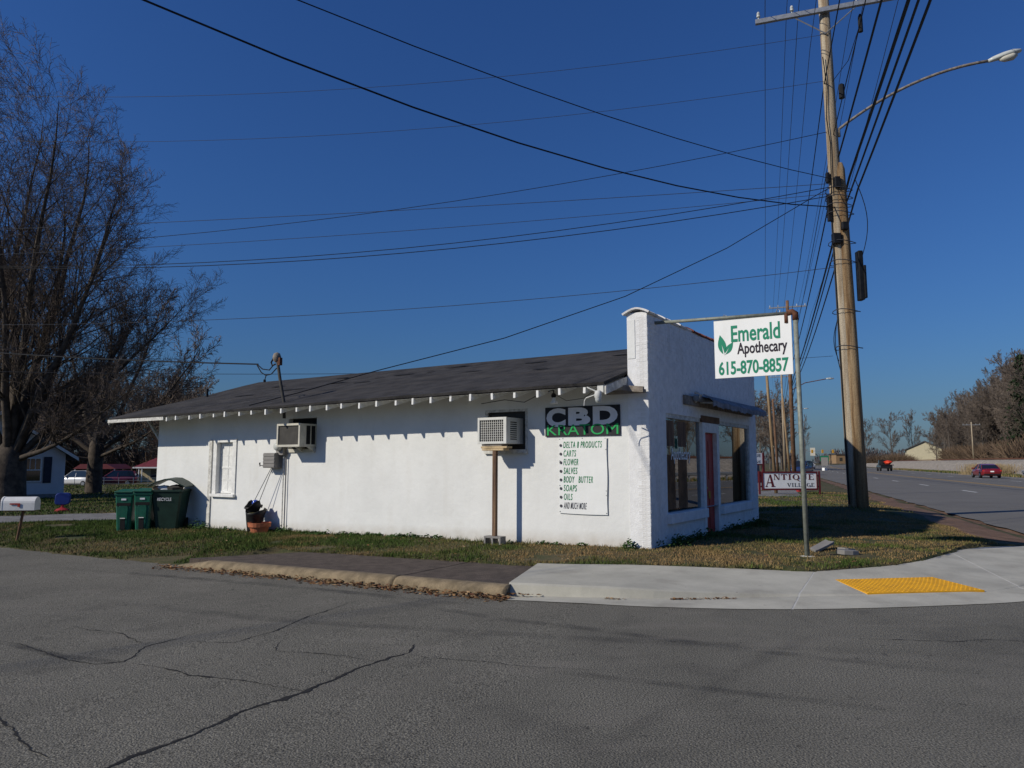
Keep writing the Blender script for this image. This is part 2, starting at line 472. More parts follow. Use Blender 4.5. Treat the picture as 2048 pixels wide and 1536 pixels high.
# cracks in the asphalt
CRACKS = [([(-4.95, 7.26), (-4.57, 7.05), (-3.89, 6.55), (-3.49, 6.3), (-3.28, 6.38), (-3.37, 6.91), (-3.22, 7.17), (-3.11, 7.59)], .030),
          ([(-3.2, 6.32), (-2.6, 6.0), (-2.06, 5.72), (-1.48, 5.42)], .024),
          ([(-2.45, 3.2), (-2.22, 4.03), (-2.14, 4.28), (-1.91, 4.67), (-1.75, 5.06), (-1.48, 5.42), (-1.21, 6.0), (-0.9, 6.47), (-0.88, 6.76)], .062),
          ([(-3.02, 7.05), (-2.57, 6.97), (-2.38, 7.39), (-2.2, 8.17), (-1.85, 9.08)], .022),
          ([(-0.89, 6.43), (-0.38, 6.15), (0.0, 6.0), (.6, 5.85)], .014),
          ([(-4.66, 7.91), (-3.91, 7.48), (-3.44, 7.05)], .018),
          ([(3.17, 6.86), (3.52, 6.82), (3.97, 6.75), (4.33, 6.82), (5.1, 6.70), (6.4, 6.9)], .016),
          ([(-3.4, 5.04), (-2.96, 4.58), (-2.6, 4.28)], .026),
          ([(-2.15, 7.11), (-2.09, 6.64), (-1.37, 6.38), (-1.12, 6.18)], .012)]
TYRE_AND_SHADOW_BANDS = [([(-1.95, 9.42), (0, 7.72), (1.98, 6.49), (3.6, 5.7)], .10, .42), ([(0, 5.97), (.84, 5.6), (1.55, 5.32), (2.7, 4.85)], .08, .4),
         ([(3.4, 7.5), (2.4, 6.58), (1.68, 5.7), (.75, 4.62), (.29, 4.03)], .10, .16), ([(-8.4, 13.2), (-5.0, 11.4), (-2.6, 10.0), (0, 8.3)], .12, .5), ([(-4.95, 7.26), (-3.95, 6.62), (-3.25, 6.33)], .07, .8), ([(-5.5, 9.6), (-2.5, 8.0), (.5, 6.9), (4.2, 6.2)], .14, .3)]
for pts, w in CRACKS:
    P = []
    for (a, b), (c, d) in zip(pts, pts[1:]):
        n = max(3, int(math.hypot(c - a, d - b) / .025))
        for i in range(n): P.append((a + (c - a) * i / n, b + (d - b) * i / n))
    P.append(pts[-1])
    m = MB(); n = len(P)
    for i, (x, y) in enumerate(P):
        q = P[min(i + 1, n - 1)]; p = P[max(i - 1, 0)]; dx, dy = q[0] - p[0], q[1] - p[1]; l = math.hypot(dx, dy) or 1
        nxx, nyy = -dy / l, dx / l
        off = .05 * mnoise.noise((x * 2.2, y * 2.2, 5)) + .020 * mnoise.noise((x * 11, y * 11, 2)) + .008 * mnoise.noise((x * 33, y * 33, 6))
        ww = w * 1.35 * (.25 + .6 * abs(mnoise.noise((x * 5, y * 5, 8))) * 2) * min(1, .25 + 3 * min(i, n - 1 - i) / n) * .5
        for sgn in (-1, 1):
            jj = ww * (.85 + 1.0 * mnoise.noise((x * 26, y * 26, sgn * 3)))
            X = x + nxx * (off + sgn * jj); Y = y + nyy * (off + sgn * jj)
            m.v.append((X, Y, base_z(X, Y) + .003))
    m.f = [(2 * i, 2 * i + 2, 2 * i + 3, 2 * i + 1) for i in range(n - 1)]
    m.build("crack", "crack_tar", street)

tm = bpy.data.materials.new("tyre_and_wire_shadow"); tm.use_nodes = True; N_ = tm.node_tree.nodes; L_n = tm.node_tree.links  # translucent dark bands painted for overhead wire shadows and tyre marks
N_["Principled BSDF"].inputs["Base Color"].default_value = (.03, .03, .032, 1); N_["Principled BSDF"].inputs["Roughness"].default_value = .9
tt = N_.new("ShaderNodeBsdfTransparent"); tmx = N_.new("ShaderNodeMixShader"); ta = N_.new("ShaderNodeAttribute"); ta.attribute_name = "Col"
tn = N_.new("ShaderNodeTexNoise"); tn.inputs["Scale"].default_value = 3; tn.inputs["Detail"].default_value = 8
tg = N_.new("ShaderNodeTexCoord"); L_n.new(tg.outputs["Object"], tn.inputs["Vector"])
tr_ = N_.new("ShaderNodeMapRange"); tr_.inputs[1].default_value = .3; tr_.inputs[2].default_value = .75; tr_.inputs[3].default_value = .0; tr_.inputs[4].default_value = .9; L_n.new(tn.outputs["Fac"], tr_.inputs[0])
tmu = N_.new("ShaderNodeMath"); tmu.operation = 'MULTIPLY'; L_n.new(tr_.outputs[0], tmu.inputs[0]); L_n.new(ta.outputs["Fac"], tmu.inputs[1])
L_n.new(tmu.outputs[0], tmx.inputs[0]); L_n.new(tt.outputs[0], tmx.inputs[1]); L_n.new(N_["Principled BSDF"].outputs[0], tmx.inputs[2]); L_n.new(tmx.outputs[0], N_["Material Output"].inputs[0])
MATS["tyre_and_wire_shadow"] = tm
for pts, w, st_ in TYRE_AND_SHADOW_BANDS:
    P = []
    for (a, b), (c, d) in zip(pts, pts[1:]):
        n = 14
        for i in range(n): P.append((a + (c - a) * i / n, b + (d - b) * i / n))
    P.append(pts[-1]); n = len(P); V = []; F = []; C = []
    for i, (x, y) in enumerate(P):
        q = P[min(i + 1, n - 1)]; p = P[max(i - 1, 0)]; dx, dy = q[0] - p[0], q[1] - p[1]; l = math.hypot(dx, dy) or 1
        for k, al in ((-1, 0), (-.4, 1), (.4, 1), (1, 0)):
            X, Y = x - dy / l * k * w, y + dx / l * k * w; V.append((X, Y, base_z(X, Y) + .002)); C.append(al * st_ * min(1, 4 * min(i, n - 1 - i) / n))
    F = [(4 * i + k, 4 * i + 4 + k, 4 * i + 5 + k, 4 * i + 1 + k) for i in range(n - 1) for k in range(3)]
    me = bpy.data.meshes.new("tyre_and_wire_shadow"); me.from_pydata(V, [], F); at = me.color_attributes.new("Col", 'FLOAT_COLOR', 'POINT'); at.data.foreach_set("color", np.array([(c, c, c, 1) for c in C], dtype=np.float32).ravel())
    me.materials.append(tm); o = bpy.data.objects.new("tyre_and_wire_shadow", me); COL.objects.link(o); o.parent = street

# highway
AA = [-90 + i * 2 for i in range(0, 70)] + [50 + i * 4 for i in range(0, 60)] + [290 + i * 20 for i in range(0, 40)]
def hw_pt(a, o):
    oo = o
    if o < 5.6 and a > 15: oo = o + .14 * mnoise.noise((a * .7, 0, 0)) + .10 * mnoise.noise((a * 2.1, 3, 0))
    return HW(oo, a, 0)
AN = [-90 + i * .5 for i in range(0, 320)] + [70 + i * 4 for i in range(0, 55)] + [290 + i * 20 for i in range(0, 40)]
highway = sheet("highway", "highway_asphalt", AN, [25.6, 22, 18, 14, 10, 5.5], hw_pt, .008)
def strip(o0, o1, a0, a1, material, name="lane_marking"):
    m = MB(); n = max(1, int((a1 - a0) / 5)); 
    for i in range(n + 1):
        a = a0 + (a1 - a0) * i / n
        m.v += [tuple(HW(o0, a, .012)), tuple(HW(o1, a, .012))]
    m.f = [(2 * i, 2 * i + 1, 2 * i + 3, 2 * i + 2) for i in range(n)]
    return m.build(name, material, highway)
for k in range(-3, 26):
    a = 33.2 + k * 12.2
    strip(10.65, 10.80, a, a + 3.05, "line_white")
    strip(20.2, 20.35, a + 2, a + 5.05, "line_white")
for oo in (15.25, 15.6): strip(oo, oo + .12, -60, 320, "line_yellow")
strip(24.2, 24.35, -60, 320, "line_white")

# dirt shoulder between the lawn and the highway
def dirt_pt(a, w):
    inner = 4.0 + .5 * smooth(26, 60, a) + .35 * mnoise.noise((a * .5, 2, 1)) + .15 * mnoise.noise((a * 2.3, 2, 4))
    o = inner + (5.75 - inner) * w
    p = HW(o, a); p.z = max(ground_z(p.x, p.y), -.01 if w > .8 else -1); return p
sheet("dirt_shoulder", "dirt", [17.0 + i * .3 for i in range(0, 250)], [0, .2, .4, .6, .8, 1.0], dirt_pt, .006)

# driveway on the left
def drive_pt(u, w):
    x = -7.0 - 20 * u; wig = .25 * mnoise.noise((u * 9, w * 3, 1))
    y0 = 21.9 - 2.0 * 0 + (1 - u) * 2.6 - 4.3 * u + (.5 if w < .5 else 0)
    y = y0 + wig + w * 4.6
    return Vector((x, y, ground_z(x, y)))
sheet("driveway", "gravel_drive", [i / 60 for i in range(0, 61)], [0, .2, .4, .6, .8, 1], drive_pt, .012)
# lot beyond the shop
def lot_pt(u, w):
    p = HW(-14 + 15.5 * u, 33.5 + 26 * w); p.z = ground_z(p.x, p.y); return p
sheet("parking_lot", "gravel_drive", [i / 20 for i in range(21)], [i / 20 for i in range(21)], lot_pt, .012)
def lot2_pt(u, w):
    p = HW(-6 + 5.6 * u, 23.2 + 2.6 * w + .4 * mnoise.noise((u * 5, w, 2))); p.z = ground_z(p.x, p.y); return p
sheet("gravel_strip", "gravel_drive", [i / 16 for i in range(17)], [i / 6 for i in range(7)], lot2_pt, .012)

# concrete corner sidewalk: slabs with joints, kerb face and gutter
sidewalk = structure(bpy.data.objects.new("sidewalk", None)); COL.objects.link(sidewalk)
def interp_station(f):
    i = min(int(f), len(SIDEWALK) - 2); k = f - i
    A, B = SIDEWALK[i], SIDEWALK[i + 1]
    return [tuple(a + (b - a) * k for a, b in zip(p, q)) for p, q in zip(A, B)]
def station_row(f):
    # smooth along by averaging neighbours
    g0, k0, i0 = [np.mean([interp_station(min(len(SIDEWALK) - 1.001, max(0, f + d)))[j] for d in ((-.35, 0, .35) if f > .35 else (0,))], axis=0) for j in range(3)]
    bz = base_z(k0[0], k0[1])
    dirv = np.array(i0[:2]) - np.array(k0[:2]); dl = np.linalg.norm(dirv); dirv /= dl
    kh = max(k0[2], .006)
    rows = [(g0[0], g0[1], .006 + bz), ((g0[0] + k0[0]) / 2, (g0[1] + k0[1]) / 2, .007 + bz), (k0[0] - dirv[0] * .02, k0[1] - dirv[1] * .02, .008 + bz)]
    rows.append((k0[0] + dirv[0] * .01, k0[1] + dirv[1] * .01, kh * .86 + .012 + bz)); rows.append((k0[0] + dirv[0] * .05, k0[1] + dirv[1] * .05, kh + .014 + bz))
    for q in (.2, .4, .6, .8, 1.0):
        rows.append((k0[0] + (i0[0] - k0[0]) * q, k0[1] + (i0[1] - k0[1]) * q, kh + .014 + (max(i0[2], kh) - kh) * q ** 1.2 + bz))
    rows.append((i0[0] + dirv[0] * .02, i0[1] + dirv[1] * .02, -.1))
    return rows
JOINTS = [0, 3.15, 6.35, 8]
for a, b in zip(JOINTS, JOINTS[1:]):
    m = MB(); n = max(4, int((b - a) * 8)); e = .012
    R_ = [station_row(a + e + (b - a - 2 * e) * i / n) for i in range(n + 1)]
    for r in R_: m.v += [tuple(float(c) for c in p) for p in r]
    w = len(R_[0])
    for i in range(n):
        for k in range(w - 1): m.f.append((i * w + k, (i + 1) * w + k, (i + 1) * w + k + 1, i * w + k + 1))
    for base, rev in ((0, False), (n * w, True)):        # joint faces
        low = len(m.v); m.v += [(x, y, z - .1) for x, y, z in m.v[base:base + w]]
        for k in range(w - 1):
            q = (base + k, base + k + 1, low + k + 1, low + k); m.f.append(q if rev else q[::-1])
    m.build("slab", "concrete", sidewalk, fix=True)
for j in JOINTS[1:-1]:                                  # pale caulk in the joints
    m = MB(); A = station_row(j - .014); B = station_row(j + .014)
    for p, q in zip(A, B): m.v += [(float(p[0]), float(p[1]), float(p[2]) - .002), (float(q[0]), float(q[1]), float(q[2]) - .002)]
    m.f = [(2 * i, 2 * i + 1, 2 * i + 3, 2 * i + 2) for i in range(len(A) - 2)]
    m.build("joint", "joint_caulk", sidewalk, fix=True)

# tactile paving
pad = [Vector((4.24, 9.79, .062)), Vector((5.64, 10.0, .062)), Vector((5.84, 9.23, .020)), Vector((4.29, 9.02, .020))]
pc = sum(pad, Vector()) / 4
tp = thing("tactile_paving", "yellow tactile warning plate with raised domes set in the corner kerb ramp", "paving", (pc.x, pc.y, pc.z))
m = MB(); m.prism([p - pc + Vector((0, 0, -.02)) for p in pad], (0, 0, .032)); m.build("plate", "tactile_yellow", tp, fix=True)
m = MB()
for i in range(24):
    for j in range(12):
        u, v = (i + .5) / 24, (j + .5) / 12
        p = (pad[0] * (1 - u) + pad[1] * u) * (1 - v) + (pad[3] * (1 - u) + pad[2] * u) * v - pc
        m.lathe([(.016, .011), (.011, .017), (.001, .018)], (p.x, p.y, p.z), 6)
m.build("dome", "tactile_yellow", tp, kind="stuff")

# old dark walkway (two slabs) and old kerb (two stones)
walk = structure(bpy.data.objects.new("old_walkway", None)); COL.objects.link(walk)
def walk_slab(s0, s1, s0_skew=0.0):
    m = MB(); n = 12
    for i in range(n + 1):
        s = s0 + (s1 - s0) * i / n
        tin = -2.58 + .05 * mnoise.noise((s * 2, 0, 0)) - max(0, s - 5.6) * 1.25
        for w in range(7):
            t = -4.12 + (max(tin, -4.1) + 4.12) * w / 6; p = BW(-(s + (s0_skew * (1 - i / n) * (t + 4.12))), t)
            m.v.append((p.x, p.y, base_z(p.x, p.y) + .125 + .006 * mnoise.noise((s * 3, t * 3, 4))))
        
    for i in range(n):
        for k in range(6): m.f.append((i * 7 + k, i * 7 + k + 1, (i + 1) * 7 + k + 1, (i + 1) * 7 + k))
    lo = len(m.v); idx = [i * 7 for i in range(n + 1)] + [n * 7 + k for k in range(1, 7)] + [i * 7 + 6 for i in range(n - 1, -1, -1)] + [k for k in range(5, 0, -1)]
    m.v += [(m.v[i][0], m.v[i][1], m.v[i][2] - .12) for i in idx]; q = len(idx)
    for i in range(q): j = (i + 1) % q; m.f.append((idx[i], idx[j], lo + j, lo + i))
    m.build("slab", "old_walk", walk, smooth_=False, fix=True)
walk_slab(.22, 1.93, .36); walk_slab(1.96, 6.8)
kerb = structure(bpy.data.objects.new("old_kerb", None)); COL.objects.link(kerb)
def kerb_stone(s0, s1, taper=False):
    rings = []; n = 60
    for i in range(n + 1):
        s = s0 + (s1 - s0) * i / n; k = 1.0
        if taper: k = min(1, .12 + (s1 - s) / 1.1)
        jit = .005 * mnoise.noise((s * 2.3, 1, 1))
        prof = [(-4.36 + jit, -.1), (-4.36 + jit, -.02), (-4.35 + jit, .05 * k), (-4.335 + jit, .085 * k), (-4.30 + jit, .118 * k), (-4.26, .132 * k + jit), (-4.2, .138 * k + jit), (-4.14, .136 * k), (-4.13, .12 * k), (-4.13, -.1)]
        ring = []
        for t, z in prof:
            p = BW(-s, t + (.28 * max(0, s - 5.7) ** 1.5 * .35 if taper else 0)); ring.append((p.x, p.y, base_z(p.x, p.y) + z))
        rings.append(ring)
    m = MB().loft(rings); m.build("kerb_stone", "old_kerb", kerb, smooth_=True, fix=True)
kerb_stone(.13, 1.90); kerb_stone(1.925, 7.0, True)

# embankment with railway beyond the highway
def emb_pt(a, o):
    p = HW(o, a); p.z = embank(o) + .12 * mnoise.noise((p.x * .6, p.y * .6, 1)) * (1 if 28.6 < o < 32.4 else 0); return p
sheet("embankment", "ballast", [-80 + 3 * i for i in range(0, 150)], [36.5, 34, 32.6, 31.9, 31.2, 30.4, 29.6, 28.9, 28.3], emb_pt, .0)
sheet("verge", "soil", [-80 + 3 * i for i in range(0, 250)], [28.6, 27.5, 26.5, 25.5], lambda a, o: HW(o, a, .0), .005)
sheet("railside_ground", "soil", [-80 + 6 * i for i in range(0, 150)], [900, 300, 120, 70, 50, 42, 36.3], lambda a, o: HW(o, a, 1.97 - .4 * smooth(36, 42, o)), .0)
for o in (33.2, 34.64):
    m = MB(); P = [HW(o, a, 2.18) for a in range(-80, 371, 6)]
    m.loft([[p + Vector((dx * .9457, -dx * .325, dz)) for dx, dz in ((-.07, -.08), (.07, -.08), (.04, .07), (-.04, .07))] for p in P])
    ob = m.build("rail", "rust", fix=True); tag(ob, "rusty near rail along the ballast embankment" if o < 34 else "rusty far rail along the ballast embankment, behind the near one", "rail", "railway rails")
slm = None
# ------------------------------------------------------------------ grass, leaves
def grass_colour(x, y, r):
    p = mnoise.noise((x * .55, y * .55, 3.1)) + .55 * mnoise.noise((x * 1.9, y * 1.9, 7.7)) + .25 * r.uniform(-1, 1)
    bx, t = to_b(x, y); 
    if bx < -6.0: p -= .30
    elif bx < -1.5: p -= .12
    if bx > .5: p += .22 - .5 * max(0, 1 - abs(t - (street_edge(bx) + 2.6)) / .9) * (bx > 3)
    k = min(1, max(0, .5 + p * 1.3))
    g = (.065, .105, .024); d = (.275, .185, .085); b = r.uniform(.55, 1.2)
    return tuple((a + (c - a) * k) * b for a, c in zip(g, d))
def grass_ok(x, y):
    o, a = to_h(x, y); bx, t = to_b(x, y)
    if bx > -.3 and t < street_edge(bx): return False
    if o > 4.05 + .5 * smooth(26, 60, a) + .35 * mnoise.noise((a * .5, 2, 1)) : return False
    if t < -4.12 + .08 * mnoise.noise((bx * 2.0, 5, 5)): return False
    if mnoise.noise((x * .9, y * .9, 12)) + .5 * mnoise.noise((x * 3, y * 3, 2)) > .50: return False
    if in_poly(x, y, SW_POLY) or on_walk(x, y): return False
    if -14.8 < bx < .03 and 0 < t < 7: return False
    if -7.1 < bx < -.05 and t < -4.0: return False
    if -6 < o < -.4 and 23.2 < a < 25.8: return False
    if -14 < o < 1.5 and 33.5 < a < 59.5: return False
    if x < -7:
        u = (-7 - x) / 20; y0 = 21.9 + (1 - u) * 2.6 - 4.3 * u
        if y0 + .3 < y < y0 + 4.5 and u < 1: return False
    return True
def blades(name, regions, seed):
    r = random.Random(seed); V = []; C = []
    for x0, x1, y0, y1, dens, hmin, hmax, wid in regions:
        for _ in range(int((x1 - x0) * (y1 - y0) * dens)):
            x = r.uniform(x0, x1); y = r.uniform(y0, y1)
            if not grass_ok(x, y): continue
            z = ground_z(x, y) - .01
            c = grass_colour(x, y, r); green = c[1] > c[0]
            hgt = r.uniform(hmin, hmax) * (1.25 if green else .75) * (1 + .6 * max(0, mnoise.noise((x * 1.2, y * 1.2, 9))))
            bx, t = to_b(x, y)
            if -.16 < t < .02 and -14.8 < bx < 0: hgt *= 1.5
            an = r.uniform(0, 6.283); ca, sa = math.cos(an) * wid, math.sin(an) * wid; lx = r.uniform(-.6, .6) * hgt; ly = r.uniform(-.6, .6) * hgt
            V += [(x - ca, y - sa, z), (x + ca, y + sa, z), (x + lx, y + ly, z + hgt)]
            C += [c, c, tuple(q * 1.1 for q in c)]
    me = bpy.data.meshes.new(name); n = len(V) // 3
    me.from_pydata(V, [], [(3 * i, 3 * i + 1, 3 * i + 2) for i in range(n)])
    at = me.color_attributes.new("Col", 'FLOAT_COLOR', 'POINT')
    at.data.foreach_set("color", np.array([(*c, 1) for c in C], dtype=np.float32).ravel())
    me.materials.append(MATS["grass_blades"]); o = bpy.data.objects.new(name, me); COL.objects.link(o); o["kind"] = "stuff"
    return o
tag(blades("grass", [(-6, 3.4, 10.2, 18, 1500, .02, .06, .007), (3, 10.5, 10, 21, 1150, .02, .06, .008), (-16, -4, 14, 23, 1000, .025, .07, .008),
                 (3, 20, 21, 36, 170, .03, .08, .014), (-34, -6, 22, 40, 110, .03, .09, .02), (-60, -20, 40, 80, 14, .04, .1, .05)], 11),
    "short winter grass, part green and part straw coloured, around the shop", "grass")
# verge beyond the highway
r = random.Random(5); V = []; C = []
for _ in range(16000):
    a = r.uniform(30, 200); o = r.uniform(25.7, 29.2); p = HW(o, a, .03)
    g = r.random() < (.75 if 100 < a < 160 else .35); c = (.07, .10, .025) if g else (.27, .2, .1); b = r.uniform(.6, 1.2)
    h = r.uniform(.1, .3); an = r.uniform(0, 6.28); w = .07
    V += [(p.x - w * math.cos(an), p.y - w * math.sin(an), .0), (p.x + w * math.cos(an), p.y + w * math.sin(an), .0), (p.x + r.uniform(-.1, .1), p.y, h)]; C += [tuple(q * b for q in c)] * 3
me = bpy.data.meshes.new("verge_grass"); me.from_pydata(V, [], [(3 * i, 3 * i + 1, 3 * i + 2) for i in range(len(V) // 3)])
at = me.color_attributes.new("Col", 'FLOAT_COLOR', 'POINT'); at.data.foreach_set("color", np.array([(*c, 1) for c in C], dtype=np.float32).ravel())
me.materials.append(MATS["grass_blades"]); vg = bpy.data.objects.new("verge_grass", me); COL.objects.link(vg); vg["kind"] = "stuff"; tag(vg, "rough grass verge between the highway and the embankment", "grass")

# fallen leaves
r = random.Random(9); V = []; C = []
def leaf(x, y, z, s):
    an = r.uniform(0, 6.28); tl = r.uniform(-.7, .7); tk = r.uniform(-.7, .7)
    ux, uy = math.cos(an) * s, math.sin(an) * s; b = r.uniform(.5, 1.3); c = r.choice([(.20, .10, .045), (.26, .15, .07), (.13, .06, .035), (.33, .22, .12)])
    P = [(x - ux, y - uy, z + .004), (x - uy * .55, y + ux * .55, z + .004 + tl * s * .5), (x + ux, y + uy, z + .006 + abs(tk) * s * .6), (x + uy * .55, y - ux * .55, z + .004 - tl * s * .3 + abs(tk) * s * .3)]
    V.extend(P); C.extend([tuple(q * b for q in c)] * 4)
for _ in range(2000):
    s = r.uniform(.0, 7.3); k = .5 + .5 * mnoise.noise((s * 1.7, 0, 0)) + (.35 if s < 3.2 else 0)
    if r.random() > k: continue
    t = -4.36 - abs(r.gauss(0, .11)); p = BW(-s, t); leaf(p.x, p.y, base_z(p.x, p.y) + max(0, .05 - (-4.36 - t) * .3) * r.random(), r.uniform(.018, .04))
for _ in range(650):
    s = r.uniform(-4, 13); t = r.uniform(-3.8, -.1); p = BW(-s, t)
    if grass_ok(p.x, p.y): leaf(p.x, p.y, ground_z(p.x, p.y) + .03, r.uniform(.015, .035))
for _ in range(160):
    f = r.choice([.05, .1, .2, .9, 1.7, 1.9, 2.1, 2.3]) + r.uniform(-.08, .08); g0, k0, i0 = interp_station(max(0, f))
    leaf(k0[0] + r.uniform(-.05, .05), k0[1] - .06 - r.uniform(0, .06), .012, r.uniform(.015, .03))
me = bpy.data.meshes.new("leaf_litter"); me.from_pydata(V, [], [tuple(range(4 * i, 4 * i + 4)) for i in range(len(V) // 4)])
at = me.color_attributes.new("Col", 'FLOAT_COLOR', 'POINT'); at.data.foreach_set("color", np.array([(*c, 1) for c in C], dtype=np.float32).ravel())
me.materials.append(MATS["dry_leaves"]); ll = bpy.data.objects.new("leaf_litter", me); COL.objects.link(ll); ll["kind"] = "stuff"; tag(ll, "dry brown leaves drifted along the old kerb", "leaves")

# ------------------------------------------------------------------ the shop
shop = thing("shop_building", "long white stucco shop with brick parapet front and dark shingle roof", "building", (CX, CY, 0), BROT)
def grid_wall(u0, u1, z0, z1, holes, depth, plane):
    # plane 'y': front at y=0 facing -y, u = x ; plane 'x': front at x=0 facing +x, u = y
    m = MB(); U = sorted({u0, u1, *[h[0] for h in holes], *[h[1] for h in holes]}); Z = sorted({z0, z1, *[h[2] for h in holes], *[h[3] for h in holes]})
    def P(u, d, z): return (u, d, z) if plane == 'y' else (-d, u, z)
    for a, b in zip(U, U[1:]):
        for c, d in zip(Z, Z[1:]):
            mu, mz = (a + b) / 2, (c + d) / 2
            if any(h[0] < mu < h[1] and h[2] < mz < h[3] for h in holes): continue
            m.poly([P(a, 0, c), P(b, 0, c), P(b, 0, d), P(a, 0, d)]); m.poly([P(a, depth, d), P(b, depth, d), P(b, depth, c), P(a, depth, c)])
    for h in holes:
        a, b, c, d = h
        for q in ([(a, c), (a, d)], [(b, d), (b, c)], [(a, d), (b, d)], [(b, c), (a, c)]):
            m.poly([P(q[0][0], 0, q[0][1]), P(q[1][0], 0, q[1][1]), P(q[1][0], depth, q[1][1]), P(q[0][0], depth, q[0][1])])
    for q in ([(u0, z0), (u0, z1)], [(u1, z1), (u1, z0)], [(u0, z1), (u1, z1)]):
        m.poly([P(q[0][0], 0, q[0][1]), P(q[1][0], 0, q[1][1]), P(q[1][0], depth, q[1][1]), P(q[0][0], depth, q[0][1])])
    return m
side = grid_wall(-14.75, -.38, -.8, 3.10, [(-9.28, -8.3, 1.89, 2.65), (-3.46, -2.5, 1.84, 2.62), (-12.02, -11.36, .80, 2.12)], .25, 'y')
side.build("side_wall", "white_stucco", shop)
m = MB(); m.box(-14.75, -.4, 6.67, 6.92, -.8, 3.1); m.build("far_wall", "white_stucco", shop)
m = MB(); m.prism([(-14.745, .26, -.8), (-14.745, 6.66, -.8), (-14.745, 6.66, 3.25), (-14.745, 3.9, 4.1), (-14.745, .26, 3.14)], (.24, 0, 0)); m.build("end_wall", "white_stucco", shop, fix=True)
fac = grid_wall(-.012, 6.92, -.4, 4.22, [(.79, 6.3, .69, 2.5), (2.85, 3.78, -.3, .7)], .38, 'x')
fac.build("facade", "white_brick", shop)
m = MB(); m.box(-4.2, -.55, 6.93, 8.62, -.4, 4.5); m.build("unseen_shadow_block", "white_brick", shop)  # unseen block added behind the shop to shade the utility pole's base
m = MB(); m.box(-.38, -.003, -.0118, 6.915, 4.215, 4.24); m.build("parapet_top", "white_brick", shop)
# brick relief on the facade, joined; corner bricks picked out one by one
m = MB(); row = 0; z = .0; rb = random.Random(2)
while z < 4.15:
    y = -.01 + (.0 if row % 2 else -.11)
    while y < 6.91:
        a, b = max(y, -.006), min(y + .205, 6.915)
        if b - a > .05:
            hole = (.79 - .0 < b and a < 6.3 and z + .06 > .47 and z < 2.52) or (2.84 < b and a < 3.79 and z < .75)
            if not hole:
                e = rb.uniform(.003, .007); m.box(-.001, e, a, b, z, z + .062)
        y += .216
    z += .0735; row += 1
m.build("brickwork", "white_brick", shop, kind="stuff")
z = .05; row = 0; bm_l = None; bm_s = None
while z < 4.12:
    L_ = .205 if row % 2 else .145
    if row < 2:
        mm = MB().box(-L_, 0, -.006, .004, 0, .063); me = mm.mesh("brick", "white_brick")
        if row == 0: bm_s = me
        else: bm_l = me
    o = bpy.data.objects.new("brick", bm_l if row % 2 else bm_s); COL.objects.link(o); o.parent = shop; o.location = (-.006 + rb.uniform(-.002, .002), -.0085 + rb.uniform(-.002, .002), z)
    z += .0735; row += 1
# parapet side rendering (smooth panel) and crack line
m = MB(); m.box(-.372, -.225, -.022, -.010, 3.42, 4.12); m.build("render_panel", "white_stucco", shop, bevel=.006)
# saddle cap over the corner and coping tiles
def saddle(y0, y1, zb, h, w0, w1):
    n = 7; pr = []
    for i in range(n):
        k = i / (n - 1); x = w0 + (w1 - w0) * k; pr.append((x, zb + h * (1 - abs(2 * k - 1) ** 1.5)))
    top = [(x, y0, z) for x, z in pr]; return [(x, z) for x, z in pr]
def saddle_mesh(length, w, h, lip):
    n = 8; rings = []
    for yy, s in ((0, 1 + lip), (.05, 1 + lip), (.055, 1.0), (length, 1.0)):
        pr = []
        for i in range(n + 1):
            k = i / n; pr.append(((k - .5) * w * s, yy, h * s * (1 - abs(2 * k - 1) ** 1.6)))
        for i in range(n, -1, -1):
            k = i / n; pr.append(((k - .5) * w * s * .92, yy, h * s * (1 - abs(2 * k - 1) ** 1.6) - .03))
        rings.append(pr)
    return MB().loft(rings)
capm = saddle_mesh(.42, .50, .085, .05).build("corner_cap", "tile_white", shop, fix=True); capm.location = (-.19, -.075, 4.235)
tw = saddle_mesh(.40, .44, .10, .12).mesh("coping_tile", "tile_white"); tr = saddle_mesh(.40, .44, .10, .12).mesh("coping_tile", "tile_red")
for i in range(17):
    o = bpy.data.objects.new("coping_tile", tw if i < 5 else tr); COL.objects.link(o); o.parent = shop
    o.location = (-.19 + rb.uniform(-.012, .012), .36 + i * .386, 4.238 + rb.uniform(-.006, .008)); o.rotation_euler = (rb.uniform(-.015, .015), 0, rb.uniform(-.02, .02))
# roof
EAVE = [(-.42, 2.94), (-2.5, 2.925), (-5, 2.915), (-7.6, 2.895), (-10.2, 2.875), (-13, 2.85), (-15.8, 2.82)]
RIDGE = [(x, 4.27 - .008 * math.sin((x + 15.8) / 15.4 * 9)) for x, _ in EAVE]
def roof_pt(i, k):        # k 0 eave .. 1 ridge
    x = EAVE[i][0]; xe = x; xr = x if i < 6 else -15.5
    return (xe + (xr - xe) * k, -.9 + 4.8 * k, EAVE[i][1] + (RIDGE[i][1] - EAVE[i][1]) * k + .012 * math.sin(k * 9 + i))
m = MB(); K = 9
for i in range(7):
    for k in range(K): m.v.append(roof_pt(i, k / (K - 1)))
for i in range(6):
    for k in range(K - 1): m.f.append((i * K + k, i * K + k + 1, (i + 1) * K + k + 1, (i + 1) * K + k))
b0 = len(m.v)
for i in range(7):
    x = RIDGE[i][0] if i < 6 else -15.5
    m.v += [(x, 3.9, RIDGE[i][1]), (EAVE[i][0], 7.8, 2.95)]
for i in range(6): m.f.append((b0 + 2 * i, b0 + 2 * i + 1, b0 + 2 * i + 3, b0 + 2 * i + 2))
roof = m.build("roof", "roofing", shop, fix=True)
so = roof.modifiers.new("solid", 'SOLIDIFY'); so.thickness = .05; so.offset = -1 
